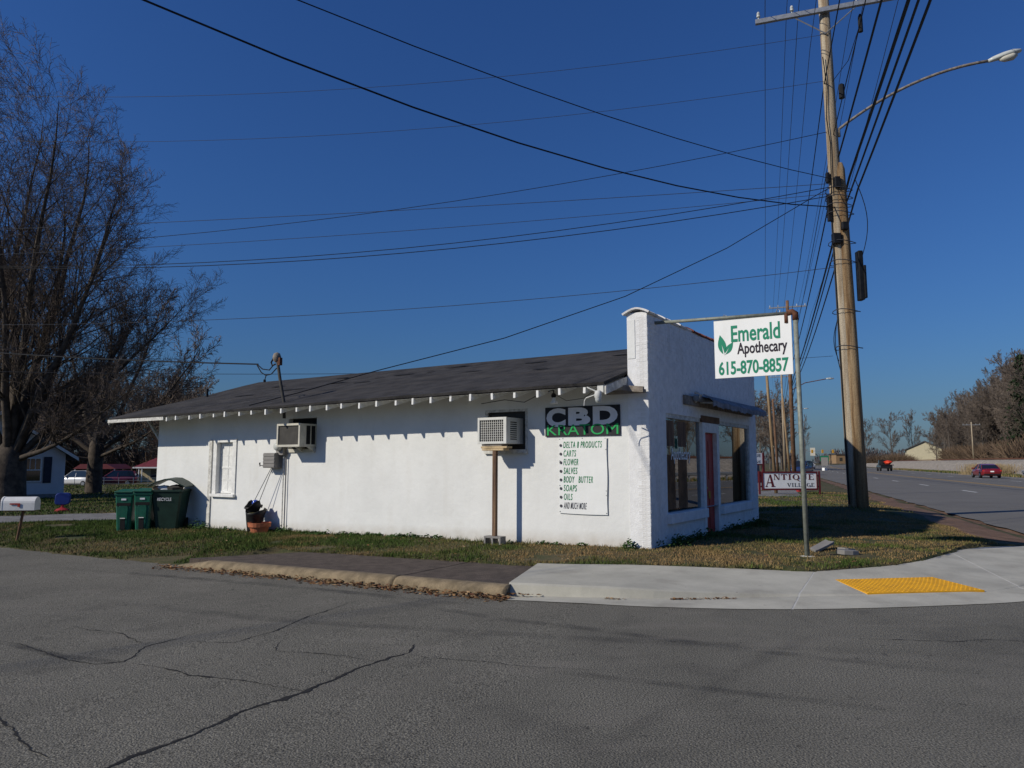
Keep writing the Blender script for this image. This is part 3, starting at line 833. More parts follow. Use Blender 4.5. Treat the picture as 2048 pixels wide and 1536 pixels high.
# check normal direction: make all faces point up
bm = bmesh.new(); bm.from_mesh(roof.data); bm.normal_update()
for f in bm.faces:
    if f.normal.z < 0: f.normal_flip()
bm.to_mesh(roof.data); bm.free()
# shingle patches lying on the roof
rp = random.Random(4)
def on_roof(x, k, lift):
    for i in range(6):
        if EAVE[i][0] >= x >= EAVE[i + 1][0]:
            q = (EAVE[i][0] - x) / (EAVE[i][0] - EAVE[i + 1][0]); e = EAVE[i][1] + (EAVE[i + 1][1] - EAVE[i][1]) * q
            z0 = e + .012 * math.sin(k * 9 + i) * (1 - q) + .012 * math.sin(k * 9 + i + 1) * q
            return (x, -.9 + 4.8 * k, e + (4.27 - e) * k + lift)
    return (x, -.9 + 4.8 * k, 2.9 + 1.35 * k + lift)
for (x, k, w, dk) in [(-.9, .88, .5, .035), (-1.6, .74, .7, .03), (-2.3, .93, .6, .02), (-3.9, .74, .6, .035), (-7.9, .72, .7, .04), (-8.6, .55, .6, .03), (-6.6, .86, .9, .03), (-1.0, .97, .6, .02), (-11, .5, 1.1, .03), (-9.9, .62, .8, .03), (-5.2, .6, .5, .02), (-12.5, .42, .9, .025), (-10.6, .82, .7, .03), (-12.8, .7, .6, .03), (-3.1, .5, .4, .02)]:
    m = MB(); n = 8; top = []; bot = []
    for i in range(n + 1):
        xx = x + (i / n - .5) * w; top.append(on_roof(xx, k + dk * (.4 + .5 * rp.random()) * math.sin(math.pi * (.1 + .8 * i / n)), .02)); bot.append(on_roof(xx, k - dk * (.3 + .4 * rp.random()) * math.sin(math.pi * (.1 + .8 * i / n)), .02))
    m.v = top + bot; m.f = [(i, i + 1, n + 2 + i, n + 1 + i) for i in range(n)]
    m.build("worn_patch", "roof_patch", roof)
for x, k, a, b in [(-8.7, .66, .28, .1), (-7.2, .73, .2, .12)]:
    m = MB(); m.poly([on_roof(x, k, .03), on_roof(x + a, k + .01, .05), on_roof(x + a, k + .03, .04), on_roof(x, k + .025, .02)]); m.build("loose_shingle", "dirty_trim", roof)
# soffit boards, rafter tails, fascia, rake board
m = MB()
for i in range(6):
    a, b = EAVE[i], EAVE[i + 1]
    m.poly([(a[0] - .02, -.87, a[1] - .062), (a[0] - .02, .02, a[1] + .19), (b[0], .02, b[1] + .19), (b[0], -.87, b[1] - .062)])
m.build("soffit", "dirty_trim", shop)
def eave_z(x):
    for (a, za), (b, zb) in zip(EAVE, EAVE[1:]):
        if a >= x >= b: return za + (zb - za) * (a - x) / (a - b)
    return EAVE[-1][1] if x < -15 else EAVE[0][1]
tails = [.5, .8, 1.28, 1.73, 2.22, 2.7, 3.18, 3.67, 4.14, 4.61, 5.07, 5.59, 6.08, 6.59, 7.05, 7.55, 8.02, 8.54, 9.04, 9.58, 10.04, 10.55, 11.03, 11.53, 12.03, 12.57, 13.02]
tme = []
for q in range(3):
    mm = MB(); dz = .026 * q; mm.prism([(-.023, 0, -.0), (.023, 0, -.0), (.023, 0, -.105 - .01 * q), (-.023, 0, -.105 - .01 * q)], (0, .93, .258)); me = mm.mesh("rafter_tail", "white_trim")
    bm = bmesh.new(); bm.from_mesh(me); bmesh.ops.recalc_face_normals(bm, faces=bm.faces[:]); bm.to_mesh(me); bm.free(); tme.append(me)
for i, s in enumerate(tails[1:]):
    o = bpy.data.objects.new("rafter_tail", tme[i % 3]); COL.objects.link(o); o.parent = shop
    o.location = (-s, -.875 + rp.uniform(-.02, .02), eave_z(-s) - .058 + rp.uniform(-.008, .008)); o.rotation_euler = (0, rp.uniform(-.06, .06), 0)
m = MB(); m.box(-15.78, -13.1, -.905, -.875, 2.70, 2.785); m.build("fascia", "dirty_trim", shop, bevel=.004)
m = MB(); m.prism([(-.415, -.88, 2.73), (-.415, -.005, 2.98), (-.415, -.005, 3.11), (-.415, -.88, 2.87)], (.028, 0, 0)); m.build("rake_board", "dirty_trim", shop, fix=True)
m = MB(); m.prism([(-15.79, -.87, 2.66), (-15.79, 3.9, 4.02), (-15.79, 3.9, 4.15), (-15.79, -.87, 2.76)], (.03, 0, 0)); m.build("rake_board", "dirty_trim", shop, fix=True)
m = MB(); m.tube([(-14.76, .12, 2.15), (-15.6, .12, 2.9)], .05, 4); m.build("roof_bracket", "dirty_trim", shop)
m = MB(); m.tube([(-15.1, 1.7, 3.4), (-15.1, 1.7, 3.85)], .045, 8); m.build("vent_pipe", "black_plastic", roof)
# weathered gutter boards at the corner
m = MB(); M1 = Matrix.Rotation(math.radians(-2), 4, 'Y'); m.box(-.75, -.02, -.16, -.06, 2.80, 2.86, None); m.build("corner_board", "grey_wood", shop)
m = MB(); m.prism([(-.40, -.20, 2.845), (-.02, -.20, 2.80), (-.02, -.20, 2.90), (-.40, -.20, 2.945)], (0, .06, 0)); m.build("corner_board", "grey_wood", shop, fix=True)
# side window
w = MB(); w.box(-12.16, -11.22, -.035, .0, 2.12, 2.21); w.box(-12.16, -12.02, -.03, .0, .74, 2.12); w.box(-11.36, -11.22, -.03, 0, .74, 2.12)
win = w.build("side_window", "white_trim", shop)
m = MB(); m.box(-12.18, -11.2, -.09, .1, .72, .795); m.build("sill", "white_trim", win, bevel=.006)
m = MB(); m.box(-12.01, -11.37, .09, .12, 1.44, 1.49); m.box(-12.01, -11.95, .09, .12, .81, 2.11); m.box(-11.43, -11.37, .09, .12, .81, 2.11); m.box(-11.95, -11.43, .09, .12, 2.05, 2.11); m.box(-11.95, -11.43, .09, .12, .81, .87)
m.build("sash", "white_trim", win)
m = MB(); m.box(-11.70, -11.68, .095, .115, .87, 1.44); m.box(-11.70, -11.68, .095, .115, 1.49, 2.05); m.box(-11.95, -11.705, .095, .115, 1.15, 1.17); m.box(-11.675, -11.43, .095, .115, 1.15, 1.17); m.box(-11.95, -11.705, .095, .115, 1.77, 1.79); m.box(-11.675, -11.43, .095, .115, 1.77, 1.79)
m.build("muntin", "white_trim", win)
for x0, x1 in ((-11.95, -11.705), (-11.675, -11.43)):
    for z0, z1 in ((.87, 1.15), (1.17, 1.44), (1.49, 1.77), (1.79, 2.05)):
        m = MB(); m.box(x0, x1, .102, .108, z0, z1); m.build("pane", "white_trim", win, label="pane painted over white")
# drain pipe-like trim left of the window
m = MB(); m.box(-12.34, -12.22, -.035, -.001, -.3, 2.2); m.build("vertical_board", "dirty_trim", shop)
# storefront
sf = MB(); sf.box(-.10, -.02, .79, 2.85, 2.42, 2.5); sf.box(-.10, -.02, 3.78, 6.3, 2.42, 2.5); sf.box(-.10, -.02, .79, .85, .69, 2.42); sf.box(-.10, -.02, 6.24, 6.3, .69, 2.42); 
sf.build("storefront_frame", "dirty_trim", shop)
for y0, y1, nm in ((.85, 2.78, 1), (3.86, 6.24, 2)):
    m = MB(); m.box(-.07, -.06, y0, y1, .70, 2.42); wpan = m.build("window_pane", "window_glass", shop)
    if nm == 1: text("Apothecary", wpan, 1.15, 2.2, 1.58, 1.88, -.055, "sign_white", bold=.010, axis='yz')
for y0, y1 in ((.93, 1.36), (1.52, 2.0)):  # thin opaque coloured panels against the outer face of the glass
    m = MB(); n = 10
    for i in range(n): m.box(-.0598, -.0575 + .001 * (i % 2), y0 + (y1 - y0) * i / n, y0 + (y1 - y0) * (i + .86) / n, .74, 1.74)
    m.build("window_panel", "drape_brown", shop, kind="stuff", label="dark brown ribbed panel on the lower window")
    m = MB(); m.box(-.0598, -.0578, y0 + .02, y1 - .02, 1.90, 2.38); m.build("window_panel", "post_wood", shop, label="tan panel on the upper window")
m = MB(); m.box(-.0598, -.058, .87, .92, 1.5, 2.1); m.box(-.0598, -.058, 1.38, 1.5, 1.86, 2.05); m.build("window_panel", "drape_green", shop, kind="stuff", label="green strips on the window")
for y0, y1 in ((.76, 3.0), (3.86, 6.34)):
    m = MB(); m.box(-.06, .085, y0, y1 - (.17 if y0 < 1 else 0), .50, .685); m.build("window_sill", "white_brick", shop, bevel=.012)
m = MB(); m.box(-.34, .012, 2.78, 2.94, .05, 2.42); m.box(-.34, .012, 3.70, 3.86, .05, 2.42); m.box(-.34, .012, 2.94, 3.70, 2.22, 2.42); m.build("door_frame", "white_trim", shop, bevel=.004)
m = MB(); m.box(-.16, .02, 2.72, 3.9, 2.425, 2.56); m.build("door_header", "dark_pole_wood", shop)
m = MB(); m.box(-.13, -.08, 2.945, 3.695, .10, 2.215); door = m.build("door", "door_red", shop)
m = MB()
for z0, z1 in ((.25, .9), (1.25, 2.05)): m.box(-.079, -.07, 3.05, 3.28, z0, z1); m.box(-.079, -.07, 3.36, 3.59, z0, z1)
m.build("door_panel", "door_red", door, bevel=.004)
m = MB(); m.box(-.08, -.05, 3.0, 3.06, 1.0, 1.12); m.lathe([(.0, -.03), (.03, -.02), (.035, 0), (.03, .02), (0, .03)], (-.03, 3.03, 1.08), 10); m.build("door_handle", "brass", door)
m = MB(); m.box(-.068, -.066, 3.30, 3.42, .85, 1.0); m.build("notice", "line_yellow", door, label="yellow paper notice")
m = MB(); m.box(-.068, -.066, 3.02, 3.14, 1.35, 1.75); m.build("notice", "sign_white", door, label="white paper notice")
m = MB(); m.box(-.6, .25, 2.94, 3.70, -.2, .10); m.build("door_step", "concrete", shop)
# interior seen through the glass
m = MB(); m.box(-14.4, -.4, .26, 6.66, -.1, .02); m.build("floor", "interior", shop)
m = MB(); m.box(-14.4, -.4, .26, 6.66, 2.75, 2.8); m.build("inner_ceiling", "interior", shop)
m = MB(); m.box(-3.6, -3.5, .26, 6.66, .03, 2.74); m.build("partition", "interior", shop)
for y0, y1, x in ((.90, 1.42, -.62), (1.52, 2.05, -.55)):
    m = MB(); n = 14; P = []
    for i in range(n + 1): P.append((x + .03 * (i % 2), y0 + (y1 - y0) * i / n))
    m.v = [(a, b, .5) for a, b in P] + [(a, b, 2.45) for a, b in P]; m.f = [(i, i + 1, n + 2 + i, n + 1 + i) for i in range(n)]
    dr = m.build("drape", "drape_brown", shop); dr.modifiers.new("solid", 'SOLIDIFY').thickness = .006
m = MB(); m.box(-.75, -.66, .87, 2.7, .48, .95); m.box(-.75, -.66, .87, 1.3, 1.5, 2.3); m.build("display_board", "drape_green", shop)
# awning
m = MB(); m.box(.012, .06, 1.68, 6.42, 2.72, 2.90); awn = m.build("awning_board", "grey_wood", shop)
m = MB(); n = 26; P = []
rings = []
for i in range(n + 1):
    y = 2.35 + (6.46 - 2.35) * i / n; sagz = .012 * math.sin(i * 1.3) - .02 * math.sin(math.pi * i / n)
    rings.append([(.062, y, 2.98), (.16, y, 2.955 + sagz), (.28, y, 2.90 + sagz), (.39, y, 2.82 + sagz), (.395, y, 2.70 + sagz + (.025 if i % 2 else 0))])
m.loft(rings, closed=False, caps=False); a = m.build("awning_fabric", "fabric_awning", awn, smooth_=False); a.modifiers.new("solid", 'SOLIDIFY').thickness = .012
m = MB(); m.tube([(.12, 2.1, 2.86), (.12, 6.4, 2.86)], .06, 8); m.build("awning_roller", "galvanised", awn)
for P_, r_ in (([(.07, 2.5, 2.8), (.37, 2.5, 2.78)], .015), ([(.07, 6.3, 2.8), (.37, 6.3, 2.78)], .015), ([(.07, 2.2, 2.80), (.22, 2.15, 2.93), (.1, 2.1, 2.98)], .03)):
    m = MB(); m.tube(P_, r_, 6); m.build("awning_arm", "dirty_trim", awn)

# ------------------------------------------------------------------ things fixed to or standing by the shop
def wall_thing(name, label, cat, s, t, z, group=None):
    p = BW(-s, t, z); return thing(name, label, cat, p, BROT, group)
# air conditioners
a1 = wall_thing("air_conditioner", "cream window air conditioner with blank dark panel above the grey utility box", "air conditioner", 8.70, -.5, 1.96, "window air conditioners")
m = MB(); W2, Dp, Hh = .40, .60, .54
for x0, x1, z0, z1 in ((-W2, -W2 + .05, 0, Hh), (W2 - .05, W2, 0, Hh), (-W2 + .05, W2 - .05, 0, .05), (-W2 + .05, W2 - .05, Hh - .05, Hh)): m.box(x0, x1, 0, .05, z0, z1)
m.build("front_frame", "ac_cream", a1, bevel=.004)
m = MB(); m.box(-W2 + .005, W2 - .005, .052, Dp, .005, Hh - .005); m.build("casing", "ac_cream", a1)
m = MB(); m.box(-W2 + .052, W2 - .052, .03, .049, .052, Hh - .052); m.build("front_panel", "ac_dark", a1)
for y in (.20, .35):
    m = MB(); m.box(W2 - .004, W2 + .002, y, y + .11, .06, Hh - .05); m.build("side_vent", "void_dark", a1)
m = MB(); m.prism([(W2 - .06, .25, 0), (W2 - .06, .52, 0), (W2 - .06, .52, -.14)], (.03, 0, 0)); m.prism([(-.05, .25, 0), (-.05, .52, 0), (-.05, .52, -.14)], (.03, 0, 0)); m.build("bracket", "ac_cream", a1, fix=True)
m = MB(); m.box(-.58, .40, .46, .52, -.12, -.04); m.build("sill_board", "ac_cream", a1)
m = MB(); m.box(-.57, .39, .62, .66, -.03, .68); m.build("filler_board", "void_dark", a1)
a2 = wall_thing("air_conditioner", "white window air conditioner with square grille propped on a wooden post", "air conditioner", 2.96, -.5, 1.95, "window air conditioners")
m = MB(); W2, Hh = .33, .50
for x0, x1, z0, z1 in ((-W2, -W2 + .045, 0, Hh), (W2 - .07, W2, 0, Hh), (-W2 + .045, W2 - .07, 0, .045), (-W2 + .045, W2 - .07, Hh - .05, Hh)): m.box(x0, x1, 0, .04, z0, z1)
m.build("front_frame", "ac_white", a2, bevel=.004)
m = MB(); m.box(-W2 + .004, W2 - .004, .042, .60, .004, Hh - .004); m.build("casing", "ac_white", a2)
m = MB(); m.box(-W2 + .046, W2 - .072, .034, .0415, .046, Hh - .052); m.build("coil", "ac_dark", a2)
m = MB()
for i in range(1, 12): x = -W2 + .045 + i * (2 * W2 - .115) / 12; m.box(x - .004, x + .004, .012, .02, .045, Hh - .05)
for i in range(1, 9): z = .045 + i * (Hh - .095) / 9; m.box(-W2 + .045, W2 - .07, .021, .028, z - .004, z + .004)
m.build("grille", "ac_white", a2)
for i in range(9):
    z = .08 + i * .04; m = MB(); m.box(W2 - .003, W2 + .002, .14, .36, z, z + .018); m.build("louvre", "void_dark", a2)
m = MB(); m.box(-.46, .44, .60, .64, -.1, .66); m.build("filler_board", "ac_dark", a2)
m = MB(); m.box(-.49, -.44, .49, .53, -.10, .68); m.box(.44, .49, .49, .53, -.10, .68); m.box(-.44, .44, .49, .53, .63, .68); m.box(-.5, .5, .44, .53, -.18, -.10); m.build("opening_trim", "dirty_trim", a2)
for i, (dx, w_, dz, mt) in enumerate([(0, .30, 0, "pine_wood"), (.03, .36, .042, "pine_wood"), (-.02, .28, .084, "grey_wood")]):
    b = wall_thing("support_board", ["bottom pale board stacked under the white air conditioner", "middle longer board stacked under the white air conditioner", "top grey board stacked under the white air conditioner"][i], "board", 2.94 - dx, -.42, 1.825 + dz, "boards under the air conditioner")
    m = MB(); m.box(-w_ * .9, w_ * .75, -.05, .14, 0, .038); m.build("board", mt, b, bevel=.004)
gzb = lambda s, t: ground_z(BW(-s, t).x, BW(-s, t).y)
pz = gzb(2.94, -.42)
pt = wall_thing("support_post", "weathered wooden post propping up the white air conditioner", "post", 2.94, -.42, pz + .15)
m = MB(); m.prism([(-.038, -.038, 0), (.038, -.038, 0), (.038, .038, 0), (-.038, .038, 0)], (.006, 0, 1.825 - pz - .15)); m.build("timber", "post_wood", pt, bevel=.004, fix=True)
cb = wall_thing("cinder_block", "grey hollow concrete block under the wooden post", "block", 2.94, -.42, pz - .04)
m = MB(); m.box(-.19, .19, -.09, .09, .155, .19); m.box(-.19, -.15, -.09, .09, 0, .155); m.box(.15, .19, -.09, .09, 0, .155); m.box(-.02, .02, -.09, .09, 0, .155); m.build("block_shell", "box_grey", cb, bevel=.004)
# banners
cbd = wall_thing("shop_banner", "black banner reading CBD in grey over KRATOM in green on the side wall", "banner", 1.30, -.03, 2.08, "banners on the side wall")
m = MB(); m.box(-.765, .765, 0, .02, 0, .545); m.build("panel", "banner_black", cbd, bevel=.004)
text("C", cbd, -.735, -.325, .175, .525, -.004, "letter_grey", bold=.055); text("B", cbd, -.27, .185, .195, .525, -.004, "letter_grey", bold=.055); text("D", cbd, .235, .725, .195, .53, -.004, "letter_grey", bold=.055)
text("KRATOM", cbd, -.72, .735, .02, .215, -.007, "letter_green", bold=.0)
lst = wall_thing("product_banner", "white vinyl banner listing products in green capitals below the black banner", "banner", 1.29, -.02, .68, "banners on the side wall")
m = MB(); n = 14
for j in range(n + 1):
    for i in range(n + 1):
        u, v = i / n, j / n; wx = -.49 + .98 * u + (.02 * v if u < .5 else -.0) * 0; sag = .012 * math.sin(math.pi * u) * (1 - v)
        edge = .015 * math.sin(3.1 * v * math.pi) if i == n else 0
        m.v.append((wx - .04 * (1 - v) * (0) - edge * .4, -.004 - .006 * abs(math.sin(v * 5 + u * 3)) * (u if u > .5 else .4), 1.37 * v - sag * .6))
m.f = [(j * (n + 1) + i, j * (n + 1) + i + 1, (j + 1) * (n + 1) + i + 1, (j + 1) * (n + 1) + i) for j in range(n) for i in range(n)]
m.build("vinyl", "banner_white", lst, smooth_=True)
LINES = [("DELTA 8 PRODUCTS", .78), ("CARTS", .255), ("FLOWER", .305), ("SALVES", .28), ("BODY   BUTTER", .60), ("SOAPS", .265), ("OILS", .175), ("AND MUCH MORE", .46)]
for i, (tx, wd) in enumerate(LINES):
    zc = 1.37 - .125 - i * .1575
    text(tx, lst, -.385 - .0 * i, -.385 + wd, zc - .060, zc + .058, -.0115, "list_green" if i < 7 else "bullet_grey", bold=.005, slant=.10, space=1.2)
    m = MB(); m.lathe([(.0, 0), (.027, 0), (.027, .003), (0, .004)], (0, 0, 0), 12); o = m.build("bullet", "bullet_grey", lst); o.rotation_euler = (math.radians(90), 0, 0); o.location = (-.445, -.0108, zc - .012)
m = MB()
for x, z in [(-.47, 1.35), (-.4, 1.36), (.46, 1.35), (.47, .42), (.47, .34), (.47, .03), (-.47, .03), (-.47, .5), (-.47, .95), (.47, 1.15), (0, 1.36)]:
    m.box(x - .008, x + .008, -.0125, -.003, z - .008, z + .008)
m.build("grommet", "galvanised", lst)
# lights and camera under the eave
fl = wall_thing("flood_lamp", "small white flood lamp hanging above the black banner", "lamp", 1.62, -.48, 2.78)
m = MB(); m.tube([(-.03, .05, .12), (0, 0, .03)], .012, 6); m.lathe([(.03, .06), (.045, .03), (.045, 0), (.03, -.02)], (0, 0, 0), 10); m.build("lamp_holder", "black_plastic", fl)
m = MB(); m.lathe([(.03, 0), (.045, -.05), (.075, -.10), (.07, -.105), (0, -.09)], (.02, -.02, -.02), 12); m.build("lamp_head", "white_trim", fl, smooth_=True)
pc_ = wall_thing("security_camera", "white dome security camera with two antennas at the eave end", "camera", .50, -.84, 2.74)
m = MB(); m.box(-.06, .06, -.03, .06, .02, .16); m.tube([(0, 0, .05), (0, -.02, .02)], .03, 8); m.build("mount", "ac_white", pc_, bevel=.01)
m = MB(); m.lathe([(0, .06), (.05, .05), (.062, .0), (.062, -.05), (.05, -.08)], (-.02, -.07, 0), 14); m.build("housing", "ac_white", pc_, smooth_=True)
m = MB(); m.lathe([(.05, -.08), (.052, -.10), (.035, -.14), (0, -.155)], (-.02, -.07, 0), 14); m.build("lens_dome", "lens", pc_, smooth_=True)
m = MB(); m.tube([(-.05, -.07, .04), (-.22, -.08, .12)], .012, 6); m.tube([(-.06, -.08, -.01), (-.24, -.08, -.06), (-.27, -.08, -.10), (-.28, -.08, -.19)], .009, 6); m.build("antenna", "ac_white", pc_)
ew = MB()
ew.tube([BW(-3.2, -.5, 2.72), BW(-2.6, -.6, 2.76), BW(-2.2, -.55, 2.70), BW(-1.9, -.6, 2.80), BW(-1.62, -.5, 2.90)], .008, 4)
ew.tube([BW(-1.62, -.5, 2.84), BW(-1.4, -.4, 2.70), BW(-1.0, -.5, 2.72), BW(-.7, -.75, 2.80)], .006, 4)
tag(ew.build("eave_cable", "wire_black"), "black cable looping under the eave beside the flood lamp", "cable")
# meter, utility box, conduits, mast
mt = wall_thing("electric_meter", "pale round electric meter left of the cream air conditioner", "meter", 9.42, -.14, 1.98)
m = MB(); m.lathe([(.0, 0), (.10, 0), (.10, .08), (.08, .12), (0, .12)], (0, 0, 0), 16); o = m.build("dial", "lens", mt, smooth_=True); o.rotation_euler = (math.radians(90), 0, 0)
m = MB(); m.box(-.12, .12, .0, .135, -.2, .2); m.build("back_box", "box_grey", mt)
ub = wall_thing("utility_box", "grey ribbed utility box on the wall below the cream air conditioner", "box", 9.66, -.24, 1.47)
m = MB(); m.box(-.22, .20, 0, .235, 0, .36); m.build("casing", "box_grey", ub, bevel=.008)
for i in range(4): m = MB(); m.box(-.215, .195, -.012, -.001, .02 + i * .085, .085 + i * .085); m.build("rib", "box_grey", ub, bevel=.004)
m = MB(); m.tube([(-.22, .05, .05), (-.34, .0, .06), (-.36, 0, .12), (-.33, 0, .13), (-.33, .0, .03)], .01, 5); m.build("hook", "wire_black", ub)
for i, (a, b) in enumerate([((-9.62, -.2, 1.47), (-10.28, -.3, .40)), ((-9.58, -.2, 1.47), (-10.05, -.28, .42))]):
    m = MB(); m.tube([BW(*a), BW(*b)], .008, 5); tag(m.build("drop_cord", "wire_grey"), ["left cord slanting from the utility box to the black planter", "right cord slanting from the utility box to the black planter"][i], "cord", "cords below the utility box")
for i, s in enumerate((9.36, 9.28)):
    m = MB(); zz = gzb(s, -.05); m.tube([BW(-s, -.05, zz - .1), BW(-s, -.05, 1.9)], .012 if i else .016, 6); tag(m.build("conduit", "dirty_trim" if i == 0 else "box_grey"), ["left thin conduit running down the white wall from the air conditioner", "right thin conduit running down the white wall from the air conditioner"][i], "conduit", "wall conduits")
ms = wall_thing("service_mast", "rusty leaning electric service mast standing on the roof", "mast", 8.93, -.45, 2.98)
m = MB(); m.tube([(.02, 0, -.35), (0, 0, .0), (-.13, -.02, .5), (-.27, -.02, 1.05)], .036, 10); m.build("pipe", "ac_dark", ms)
m = MB(); m.lathe([(.05, -.05), (.09, 0), (.10, .08), (.07, .16), (.0, .19)], (-.29, -.02, 1.05), 12); m.build("weatherhead", "grey_wood", ms, smooth_=True)
m = MB(); m.box(-.25, -.15, -.05, .03, .92, 1.10); m.build("clamp", "rust", ms)
m = MB(); m.tube([(-.36, -.06, 1.1), (-.44, -.06, 1.0), (-.40, -.06, .92), (-.3, -.05, .95)], .02, 6); m.tube([(-.25, -.05, .85), (-.42, -.06, .72), (-.62, -.06, .70), (-.8, -.05, .78), (-1.0, -.03, .98)], .014, 5); m.tube([(-.35, -.05, .95), (-.5, -.06, .82), (-.75, -.06, .86), (-1.0, -.03, 1.0)], .014, 5); m.tube([(-.6, -.06, .72), (-.66, -.06, .58)], .012, 5); m.tube([(-.66, -.06, .60), (-.66, -.06, .54)], .03, 6); m.build("service_loop", "wire_black", ms)
# pots by the wall
bp = wall_thing("black_planter", "torn black plastic planter leaning by the wall next to the terracotta pot", "planter", 10.02, -.32, gzb(10.0, -.3) - .02)
def torn_pot(r0, r1, h, rim, seed, cx=0, cy=0, z0=0):
    m = MB(); rr = random.Random(seed); n = 18
    for k in range(6):
        f = k / 5
        for i in range(n):
            a = 2 * math.pi * i / n; r = r0 + (r1 - r0) * f; z = z0 + h * f
            if k == 5: z += rim * math.sin(a * 2 + seed) + rr.uniform(-.03, .03); r *= rr.uniform(.95, 1.12)
            m.v.append((cx + r * math.cos(a) + .05 * f * f, cy + r * math.sin(a), z))
    for k in range(5):
        for i in range(n): j = (i + 1) % n; m.f.append((k * n + i, k * n + j, (k + 1) * n + j, (k + 1) * n + i))
    return m
o = torn_pot(.15, .24, .55, .05, 1).build("pot_shell", "black_plastic", bp, smooth_=True); o.modifiers.new("solid", 'SOLIDIFY').thickness = .01
o = torn_pot(.12, .20, .26, .09, 2, -.07, -.02, .42).build("torn_collar", "black_plastic", bp, smooth_=True); o.modifiers.new("solid", 'SOLIDIFY').thickness = .01
m = MB(); m.lathe([(0, .0), (.2, .0), (.16, .04), (0, .07)], (0, 0, .46), 10); m.build("soil_fill", "soil", bp)
gb = wall_thing("gazing_ball", "small shiny blue glass ball on top of the black planter", "ball", 10.00, -.32, gzb(10.0, -.3) + .70)
m = MB(); m.lathe([(.085 * math.sin(math.pi * i / 10), -.085 * math.cos(math.pi * i / 10)) for i in range(11)], (0, 0, .0), 16); m.build("globe", "blue_glass", gb, smooth_=True)
m = MB(); m.tube([(0, 0, -.3), (0, 0, -.07)], .03, 8); m.build("stem", "black_plastic", gb)
tpz = gzb(9.62, -.42)
tpot = wall_thing("terracotta_pot", "round terracotta pot standing in the grass by the wall", "pot", 9.66, -.45, tpz - .02)
m = MB(); m.lathe([(0, .02), (.17, .0), (.225, .17), (.255, .17), (.27, .27), (.25, .27), (.24, .2), (0, .2)], (0, 0, 0), 20); m.build("bowl", "terracotta", tpot, smooth_=False)

# bins
def bin_body(m, w0, d0, w1, d1, h):
    rings = []
    for f in (0, .5, .98, 1.0):
        w = w0 + (w1 - w0) * f; d = d0 + (d1 - d0) * f; c = .04; z = h * f
        rings.append([(-w + c, -d, z), (w - c, -d, z), (w, -d + c, z), (w, d - c, z), (w - c, d, z), (-w + c, d, z), (-w, d - c, z), (-w, -d + c, z)])
    m.loft(rings)
def slim_bin(label, s, t, rz, body):
    z = gzb(s, t)
    b = thing("wheelie_bin", label, "bin", BW(-s, t, z - .02), BROT + rz, "green wheelie bins by the shop wall"); b.scale = (.86, .86, 1.0)
    m = MB(); bin_body(m, .19, .23, .255, .29, .98); m.build("body", body, b)
    m = MB(); m.box(-.27, .27, -.31, .31, .92, .985); m.build("rim", body, b, bevel=.012)
    m = MB(); m.prism([(-.262, -.34, .99), (.262, -.34, .99), (.275, .30, 1.03), (-.275, .30, 1.03)], (0, 0, .045)); m.build("lid", body, b, bevel=.015, fix=True)
    m = MB()     # recessed front: arched panel and slot
    n = 8; P = [(-.10, -.262, .10), (.10, -.262, .10), (.13, -.285, .58)] + [(.13 * math.cos(math.pi * i / n), -.287 - .0, .60 + .10 * math.sin(math.pi * i / n)) for i in range(n + 1)] + [(-.13, -.285, .58)]
    m.prism(P, (0, .05, 0)); m.build("front_panel", body, b, fix=True, bevel=.008)
    m = MB(); m.box(-.08, .06, -.275, -.235, .06, .36); m.build("slot", "void_dark", b)
    m = MB(); m.tube([(-.08, -.285, .34), (.06, -.285, .34)], .014, 6); m.build("lift_bar", "ac_white", b)
    m = MB(); m.box(-.2, .2, -.288, -.262, .66, .735); m.build("pocket", "void_dark", b)
    m = MB(); m.box(-.07, .07, -.294, -.288, .80, .845); m.build("label_plate", "letter_grey", b)
    for sx in (-.24, .24):
        m = MB(); m.lathe([(0, -.03), (.12, -.03), (.12, .03), (0, .03)], (0, 0, 0), 14); o = m.build("wheel", "rubber", b); o.rotation_euler = (0, math.radians(90), 0); o.location = (sx, .28, .13)
    return b
slim_bin("left closed green bin with a flat lid beside two others", 13.95, -1.24, math.radians(40), "bin_green")
slim_bin("middle green bin between the closed bin and the overflowing one", 13.55, -.98, math.radians(40), "bin_green")
s, t = 13.2, -.50
b3 = thing("wheelie_bin", "large dark green bin overflowing with rubbish, lid propped open against the wall", "bin", BW(-s, t, gzb(s, t) - .02), BROT + math.radians(38), "green wheelie bins by the shop wall")
m = MB(); bin_body(m, .27, .28, .385, .37, 1.04); m.build("body", "bin_dark", b3)
m = MB(); m.box(-.40, .40, -.385, .385, .98, 1.045); m.build("rim", "bin_dark", b3, bevel=.012)
m = MB(); L_ = [(-.46, 1.12), (-.28, 1.22), (-.05, 1.29), (.12, 1.28), (.30, 1.19), (.48, 1.10)]
m.loft([[(x, -.41, z), (x, .41, z + .03), (x, .41, z + .06), (x, -.41, z + .03)] for x, z in L_]); m.build("lid", "bin_dark", b3, fix=True, bevel=.008)
text("RECYCLE", b3, -.21, .14, .76, .84, -.37, "letter_grey", name="print", bold=.01)
for sx in (-.3, .3):
    m = MB(); m.lathe([(0, -.03), (.14, -.03), (.14, .03), (0, .03)], (0, 0, 0), 14); o = m.build("wheel", "rubber", b3); o.rotation_euler = (0, math.radians(90), 0); o.location = (sx, .33, .15)
m = MB(); m.tube([(-.3, .42, 1.0), (-.3, .50, 1.0), (.3, .50, 1.0), (.3, .42, 1.0)], .018, 6); m.build("handle_bar", "bin_dark", b3)
